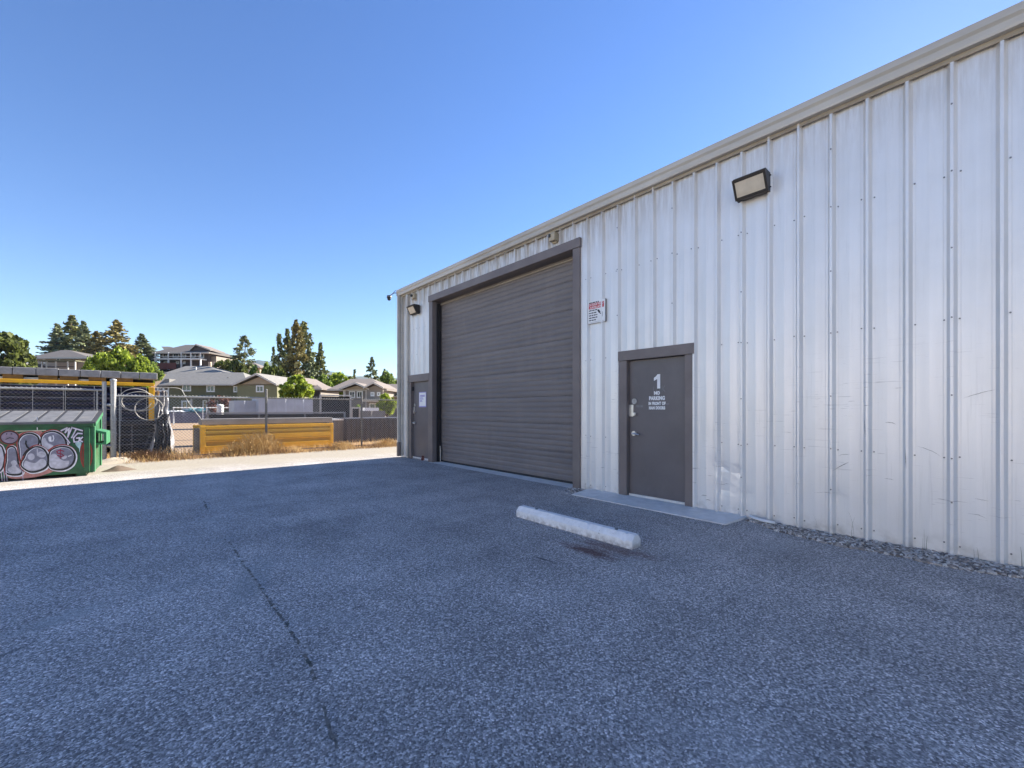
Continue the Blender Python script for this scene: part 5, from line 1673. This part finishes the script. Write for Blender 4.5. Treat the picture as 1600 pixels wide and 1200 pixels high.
for (a, b) in ((256, 263), (275, 280), (281.5, 284.5), (286.5, 290)):
    h.window(a, b, 564.5, 569, y=0.0, mull=0)
MB().box((h.X(246), -4.0, 0), (h.X(292), -3.8, h.Z(569.5))).build('garden_wall', 'brick_red', h.t)
for px in (331, 337, 341):
    MB().box((h.X(px) - 0.3, -1, 0), (h.X(px) + 0.3, -0.4, h.Z(566))).build('pillar', 'beige', h.t)
# beige house at left on the slope
h = House('beige_house', 'beige hip-roofed house with a carport left on the slope', 92, 95)
h.wall(53, 116, 557.5, 0, 10, 'beige')
h.wall(115.8, 138, 559.5, 0.6, 9, 'beige')
h.eave_roof(50, 147, 558.5, 96, 108, 547, -0.9, 12, 'shingle_d', th=0.25)
MB().cyl((h.X(127), 4, h.Z(557)), (h.X(127), 4, h.Z(549.5)), 0.25, 8).build('chimney', 'fascia', h.t)
for (a, b, c, d) in ((88, 94, 559, 566), (67, 71, 560, 568), (61, 65, 571, 578), (56, 58, 560, 566), (118, 122, 561, 565)):
    h.window(a, b, c, d, y=0.0 if a < 110 else 0.6, mull=0)
MB().box((h.X(85), -3.2, h.Z(567)), (h.X(141), -0.95, h.Z(565.3))).build('carport_roof', 'olive', h.t)
for px in (89, 96, 110, 128, 139):
    MB().box((h.X(px) - 0.12, -3.1, 0), (h.X(px) + 0.12, -2.9, h.Z(567.2))).build('carport_post', 'fascia', h.t)
MB().box((h.X(90), -3.0, h.Z(576)), (h.X(138), -2.92, h.Z(574.5))).build('carport_rail', 'cocoa', h.t)
# a second small pale building far left, and the yellow house behind the pine
h = House('garden_shed', 'small white shed left of the beige house', 42, 92)
h.wall(37, 48, 573, 0, 3, 'frame'); h.gable(36, 49, 573, 42.5, 568, -0.4, 3.4, 'shingle_d', 'frame', ov=0.4)
h = House('cream_house', 'cream house with brown roof half hidden behind the lone pine', 396, 150)
h.wall(383, 406, 574, 0, 8, 'tan'); h.eave_roof(380, 409, 574, 388, 396, 566.5, -0.6, 8.6, 'shingle_b')
h.window(388, 393, 575, 580, mull=0)
# small gable behind the bright tree and the garage house
h = House('tan_gable_house', 'tan gabled house behind the round bright green tree', 452, 64)
h.wall(441, 476, 600, 0, 7, 'taupe'); h.gable(438, 480, 601, 458, 589, -0.5, 7.5, 'shingle_b', 'taupe', ov=0.5)
h = House('garage_house', 'brown-roofed garage house between the trailers and the grey gables', 488, 66)
h.wall(479, 501, 607, 0, 7, 'taupe'); h.eave_roof(474, 506, 607.5, 480, 487, 594, -0.6, 7.6, 'shingle_b')
MB().box((h.X(487), -0.06, 0), (h.X(499), -0.003, h.Z(611))).build('garage_door', 'cocoa', h.t)
# twin-gabled taupe house at the right
h = House('twin_gable_house', 'taupe house with two front gables left of the warehouse corner', 560, 60)
h.wall(539, 575, 608, 0, 9, 'taupe'); h.wall(576, 601, 607, -0.8, 8, 'taupe')
h.eave_roof(512, 606, 608.5, 548, 582, 592, -0.2, 14, 'shingle_b')
h.gable(534, 580, 609, 559, 599.5, -1.0, 6, 'shingle_b', 'tan', ov=0.6)
h.gable(574, 604, 607.5, 589, 599.3, -1.6, 6, 'shingle_b', 'taupe', ov=0.6)
for (a, b) in ((545.5, 555), (557.5, 567)):
    h.window(a, b, 611, 622)
h.window(582, 588, 613, 619.5, y=-0.8); h.window(592, 597, 613, 619, y=-0.8, mull=0)
MB().box((h.X(577), -2.8, h.Z(628)), (h.X(603), -0.81, h.Z(625))).build('porch_roof', 'fascia', h.t)
for px in (539.5, 574):
    MB().box((h.X(px) - 0.15, -0.4, 0), (h.X(px) + 0.15, -0.1, h.Z(609.5))).build('corner_board', 'fascia', h.t)
h.window(580, 598, 630, 640, y=-0.8)
h = House('brown_roof_house', 'brown-roofed house partly hidden by the warehouse corner', 625, 66)
h.wall(606, 660, 611, 0, 8, 'taupe'); h.eave_roof(598, 668, 611.5, 602, 664, 600, -0.6, 8.6, 'shingle_b')
h.window(617, 625, 613, 619)
h.window(612, 618, 626, 634)
MB().box((h.X(610), -2.0, h.Z(621)), (h.X(640), -0.003, h.Z(620))).build('deck', 'fascia', h.t)

# ------------------------------------------------------------------ trees
def trunk_mesh(name, h, r0, limbs, seed):
    mb = MB(); r = random.Random(seed)
    n = 6; pts = [(0, 0, -0.3)]
    for i in range(1, 7):
        pts.append((r.uniform(-.02, .02) * h, r.uniform(-.02, .02) * h, h * i / 6))
    for i in range(6):
        mb.cyl(pts[i], pts[i + 1], r0 * (1 - i / 6.6), n, 0, r0 * (1 - (i + 1) / 6.6))
    for (z, a, l, up) in limbs:
        p = Vector((0, 0, z)); q = p + Vector((math.cos(a) * l, math.sin(a) * l, up * l))
        mb.cyl(p, q, r0 * 0.35, 5, 0, r0 * 0.12)
    return mb.mesh(name, 'bark')
def conifer(seed, branches, per, rmax, mat, sparse=False, bare=0.1, size=0.34, power=0.85):
    r = np.random.default_rng(seed); H = 14.0; cent = []; limbs = []
    for i in range(branches):
        t_ = bare + (1 - bare) * (i + r.uniform(0, 1)) / branches
        ph = r.uniform(0, 6.283)
        prof = (1 - t_) ** power * (1.0 if t_ > bare + 0.12 else 0.55 + 3.5 * (t_ - bare))
        Lb = rmax * max(0.05, prof) * r.uniform(.62, 1.15)
        droop = r.uniform(-0.30, 0.10) if not sparse else r.uniform(-0.15, 0.3)
        limbs.append((H * t_, ph, Lb * 0.8, droop))
        n = int(per * (0.35 + Lb / rmax))
        lo = 0.15 if not sparse else 0.5
        q = r.uniform(lo, 1, n) ** 0.7
        sp = 0.16 * Lb + 0.12
        x = np.cos(ph) * Lb * q + r.normal(0, sp * .5, n); y = np.sin(ph) * Lb * q + r.normal(0, sp * .5, n)
        z = H * t_ + droop * Lb * q + r.normal(0, 0.16 if not sparse else 0.26, n) + 0.1
        cent.append(np.stack([x, y, z], 1))
    tip = np.stack([r.normal(0, .12, 40), r.normal(0, .12, 40), H * (0.95 + r.uniform(0, .07, 40))], 1)
    cent.append(tip)
    me = leaf_quads(np.concatenate(cent), size, seed, 'crown'); me.materials.append(M[mat])
    return trunk_mesh('trunk', H * 0.97, 0.24, limbs[::2], seed), me, H
def broadleaf(seed, lobes, per, mat, size=0.26, W=3.0, Hc=5.5, stem=1.4):
    r = np.random.default_rng(seed); cent = []; limbs = []
    for i in range(lobes):
        while True:
            p = r.uniform(-1, 1, 3)
            if np.dot(p, p) < 1: break
        p = p / max(0.3, np.linalg.norm(p)) * np.linalg.norm(p) ** 0.6
        wz = 1.0 - 0.35 * max(0, p[2])
        c = np.array([p[0] * W * 0.82 * wz, p[1] * W * 0.82 * wz, stem + Hc / 2 + p[2] * Hc / 2 * 0.84])
        rad = r.uniform(.35, 1.0) * W * (0.30 if lobes < 60 else 0.21)
        v = r.normal(size=(per, 3)); v /= np.linalg.norm(v, axis=1)[:, None]
        v *= (rad * r.uniform(.5, 1.15, per))[:, None] * np.array([1, 1, 0.8])
        cent.append(c + v)
        limbs.append((stem * 0.9 + 0.3 * Hc * r.uniform(0, 1), math.atan2(p[1], p[0]), W * 0.6 * np.hypot(p[0], p[1]) + .3, 0.8))
    me = leaf_quads(np.concatenate(cent), size, seed, 'crown'); me.materials.append(M[mat])
    return trunk_mesh('trunk', stem + Hc * 0.75, 0.2, limbs[::3], seed), me, stem + Hc
TV = {
    'fir_a': conifer(1, 120, 30, 3.6, 'leaf_fir', bare=0.05), 'fir_b': conifer(2, 120, 30, 3.2, 'leaf_pine', bare=0.05), 'fir_c': conifer(3, 120, 32, 3.9, 'leaf_brown', bare=0.04, power=0.7),
    'pine_a': conifer(4, 46, 38, 3.0, 'leaf_pine', True, 0.28, power=0.6), 'pine_b': conifer(5, 40, 34, 2.6, 'leaf_fir', True, 0.22, power=0.6), 'thin': conifer(6, 60, 14, 1.7, 'leaf_fir', False, 0.1),
    'cedar': conifer(7, 48, 46, 3.8, 'leaf_pine', False, 0.10, power=0.75),
    'broad_dark': broadleaf(11, 110, 55, 'leaf_dark', 0.34, 3.2, 6.0), 'broad_bright': broadleaf(12, 110, 55, 'leaf_bright', 0.27), 'broad_bright2': broadleaf(13, 100, 55, 'leaf_bright', 0.27, 3.2, 5.2),
    'broad_mid': broadleaf(14, 100, 50, 'leaf_mid', 0.29, 3.4, 5.4), 'small_red': broadleaf(15, 26, 60, 'leaf_red', 0.16, 1.6, 2.4, 1.0),
    'shrub': broadleaf(16, 34, 90, 'leaf_dark', 0.24, 2.6, 2.6, 0.2), 'shrub_bright': broadleaf(17, 34, 90, 'leaf_mid', 0.24, 2.6, 2.6, 0.2)}
WID = {}
for k_, (tk, cr, H) in TV.items():
    co = np.empty(len(cr.vertices) * 3, np.float32); cr.vertices.foreach_get('co', co); co = co.reshape(-1, 3)
    WID[k_] = float(np.percentile(np.abs(co[:, 0]), 92 if H == 14.0 else 97)) * 2
NAMES = {'fir': 'fir_tree', 'pine': 'pine_tree', 'thin': 'fir_tree', 'cedar': 'cedar_tree', 'broad': 'leafy_tree', 'small': 'leafy_tree', 'shrub': 'shrub'}
def tree(kind, px, py_top, depth, wpx, label, group, base=None):
    P = at_depth(px, 640, depth)
    b = terrain_h(P.x, P.y) if base is None else base
    top = at_depth(px, py_top, depth).z
    tk, cr, H = TV[kind]
    h = top - b
    t = tag(empty(NAMES[kind.split('_')[0]], (P.x, P.y, b - 0.05)), label, 'shrub' if kind.startswith('shrub') else 'tree', group)
    s = wpx * depth / F / WID[kind]
    t.scale = (s, s, h / H); t.rotation_euler = (0, 0, random.uniform(0, 6.28))
    link('trunk', tk, t); link('crown', cr, t)
    return t
gL = 'conifers on the left slope'; gC = 'tall conifers behind the olive house'; gB = 'bright leafy trees'; gS = 'shrubs on the hill'
tree('broad_dark', 8, 514, 75, 62, 'dark round leafy tree at the left edge of the view', 'leafy trees left')
tree('broad_dark', 40, 545, 88, 26, 'small dark leafy tree between the left edge tree and the beige house', 'leafy trees left')
tree('fir_b', 90, 508, 118, 36, 'leftmost conifer rising behind the beige house roof', gL)
tree('fir_a', 112, 494, 122, 40, 'tallest conifer behind the beige house roof', gL)
tree('fir_b', 131, 504, 120, 32, 'conifer just right of the tallest one behind the beige house', gL)
tree('fir_c', 151, 518, 112, 30, 'shorter conifer between the beige house and the brownish fir', gL)
tree('fir_c', 182, 501, 112, 40, 'brownish dense fir standing above the bright green trees', gL)
tree('fir_b', 222, 523, 118, 34, 'blue-green conifer left of the hilltop house', gL)
tree('fir_a', 233, 540, 125, 22, 'small dark conifer touching the left end of the hilltop house', gL)
tree('broad_bright', 162, 545, 66, 40, 'bright yellow-green tree nearest the beige house', gB)
tree('broad_bright2', 186, 540, 64, 46, 'widest bright yellow-green tree below the brownish fir', gB)
tree('broad_bright', 216, 548, 64, 34, 'bright yellow-green tree rightmost above the grey boards', gB)
tree('broad_mid', 143, 556, 74, 26, 'mid-green leafy tree at the right wall of the beige house', gB)
tree('shrub_bright', 240, 568, 100, 22, 'green shrub on the slope left of the hilltop house', gS)
tree('pine_a', 382, 526, 104, 26, 'lone open pine right of the hilltop house', gC)
tree('shrub', 352, 562, 108, 26, 'dark shrub right of the hilltop house pillars', gS)
tree('shrub', 372, 564, 102, 26, 'dark shrub at the foot of the lone pine', gS)
tree('shrub_bright', 398, 576, 84, 32, 'bright green shrub above the front gable ridge', gS)
tree('shrub', 340, 556, 128, 12, 'small dark shrub against the right end of the hilltop house', gS)
tree('broad_mid', 419, 564, 90, 22, 'yellow-green tree left of the tall conifer clump', gB)
tree('thin', 427, 544, 88, 12, 'thin short conifer leftmost in the tall clump', gC)
tree('pine_b', 437, 524, 86, 20, 'thin open conifer second from left in the tall clump', gC)
tree('fir_a', 449, 516, 84, 28, 'dark conifer in the left half of the tall clump', gC)
tree('fir_c', 463, 502, 82, 36, 'tallest conifer of the clump behind the olive house', gC)
tree('pine_b', 476, 506, 88, 34, 'open conifer directly right of the tallest in the clump', gC)
tree('fir_b', 483, 535, 84, 26, 'shorter dark conifer low in the right of the tall clump', gC)
tree('fir_a', 501, 537, 86, 24, 'separate pointed conifer right of the tall clump', gC)
tree('shrub', 432, 574, 78, 30, 'dark shrubbery below the left of the tall conifer clump', gS)
tree('broad_bright', 463, 581, 50, 44, 'round bright green tree in front of the tan gable', gB)
tree('broad_mid', 489, 588, 76, 22, 'mid-green tree behind the garage roof', gB)
tree('broad_mid', 507, 584, 76, 26, 'mid-green tree right of the garage roof', gB)
tree('broad_bright2', 528, 579, 82, 40, 'large bright green tree left of the twin gables', gB)
tree('broad_dark', 546, 586, 88, 22, 'dark green tree behind the left twin gable roof', gB)
tree('thin', 554, 578, 110, 10, 'tiny pointed conifer above the twin-gabled roof', gC)
tree('cedar', 581, 559, 84, 26, 'layered cedar behind the twin-gabled roof', gC)
tree('broad_mid', 604, 578, 92, 22, 'green tree right of the cedar', gB)
tree('thin', 612, 584, 105, 9, 'small pointed conifer right of the cedar', gC)
tree('fir_a', 601, 577, 118, 16, 'faint conifer top between cedar and pointed conifer', gC)
tree('broad_bright', 624, 590, 95, 18, 'bright green tree touching the warehouse corner', gB)
tree('thin', 622, 582, 120, 9, 'small conifer beside the warehouse corner', gC)
tree('broad_bright', 604, 611, 42, 25, 'small bright tree in front of the brown-roofed house', gB)
tree('small_red', 345, 618, 46, 26, 'small red-leaved tree in front of the olive house', 'small ornamental trees')
tree('shrub_bright', 560, 634, 50, 16, 'low green shrub before the twin gables', gS)

# ------------------------------------------------------------------ the air: even pale haze round everything
hz_ = MB().box((-4400, -4400, -8), (4400, 4400, 470))
hm = bpy.data.materials.new('haze_air'); hm.use_nodes = True
ht = hm.node_tree; ht.nodes.remove(ht.nodes['Principled BSDF'])
pv = ht.nodes.new('ShaderNodeVolumePrincipled')
pv.inputs['Color'].default_value = (0.50, 0.70, 1.0, 1)
pv.inputs['Density'].default_value = 0.00006
ht.links.new(pv.outputs[0], ht.nodes['Material Output'].inputs['Volume'])
struct(hz_.build('haze', hm), 'stuff')
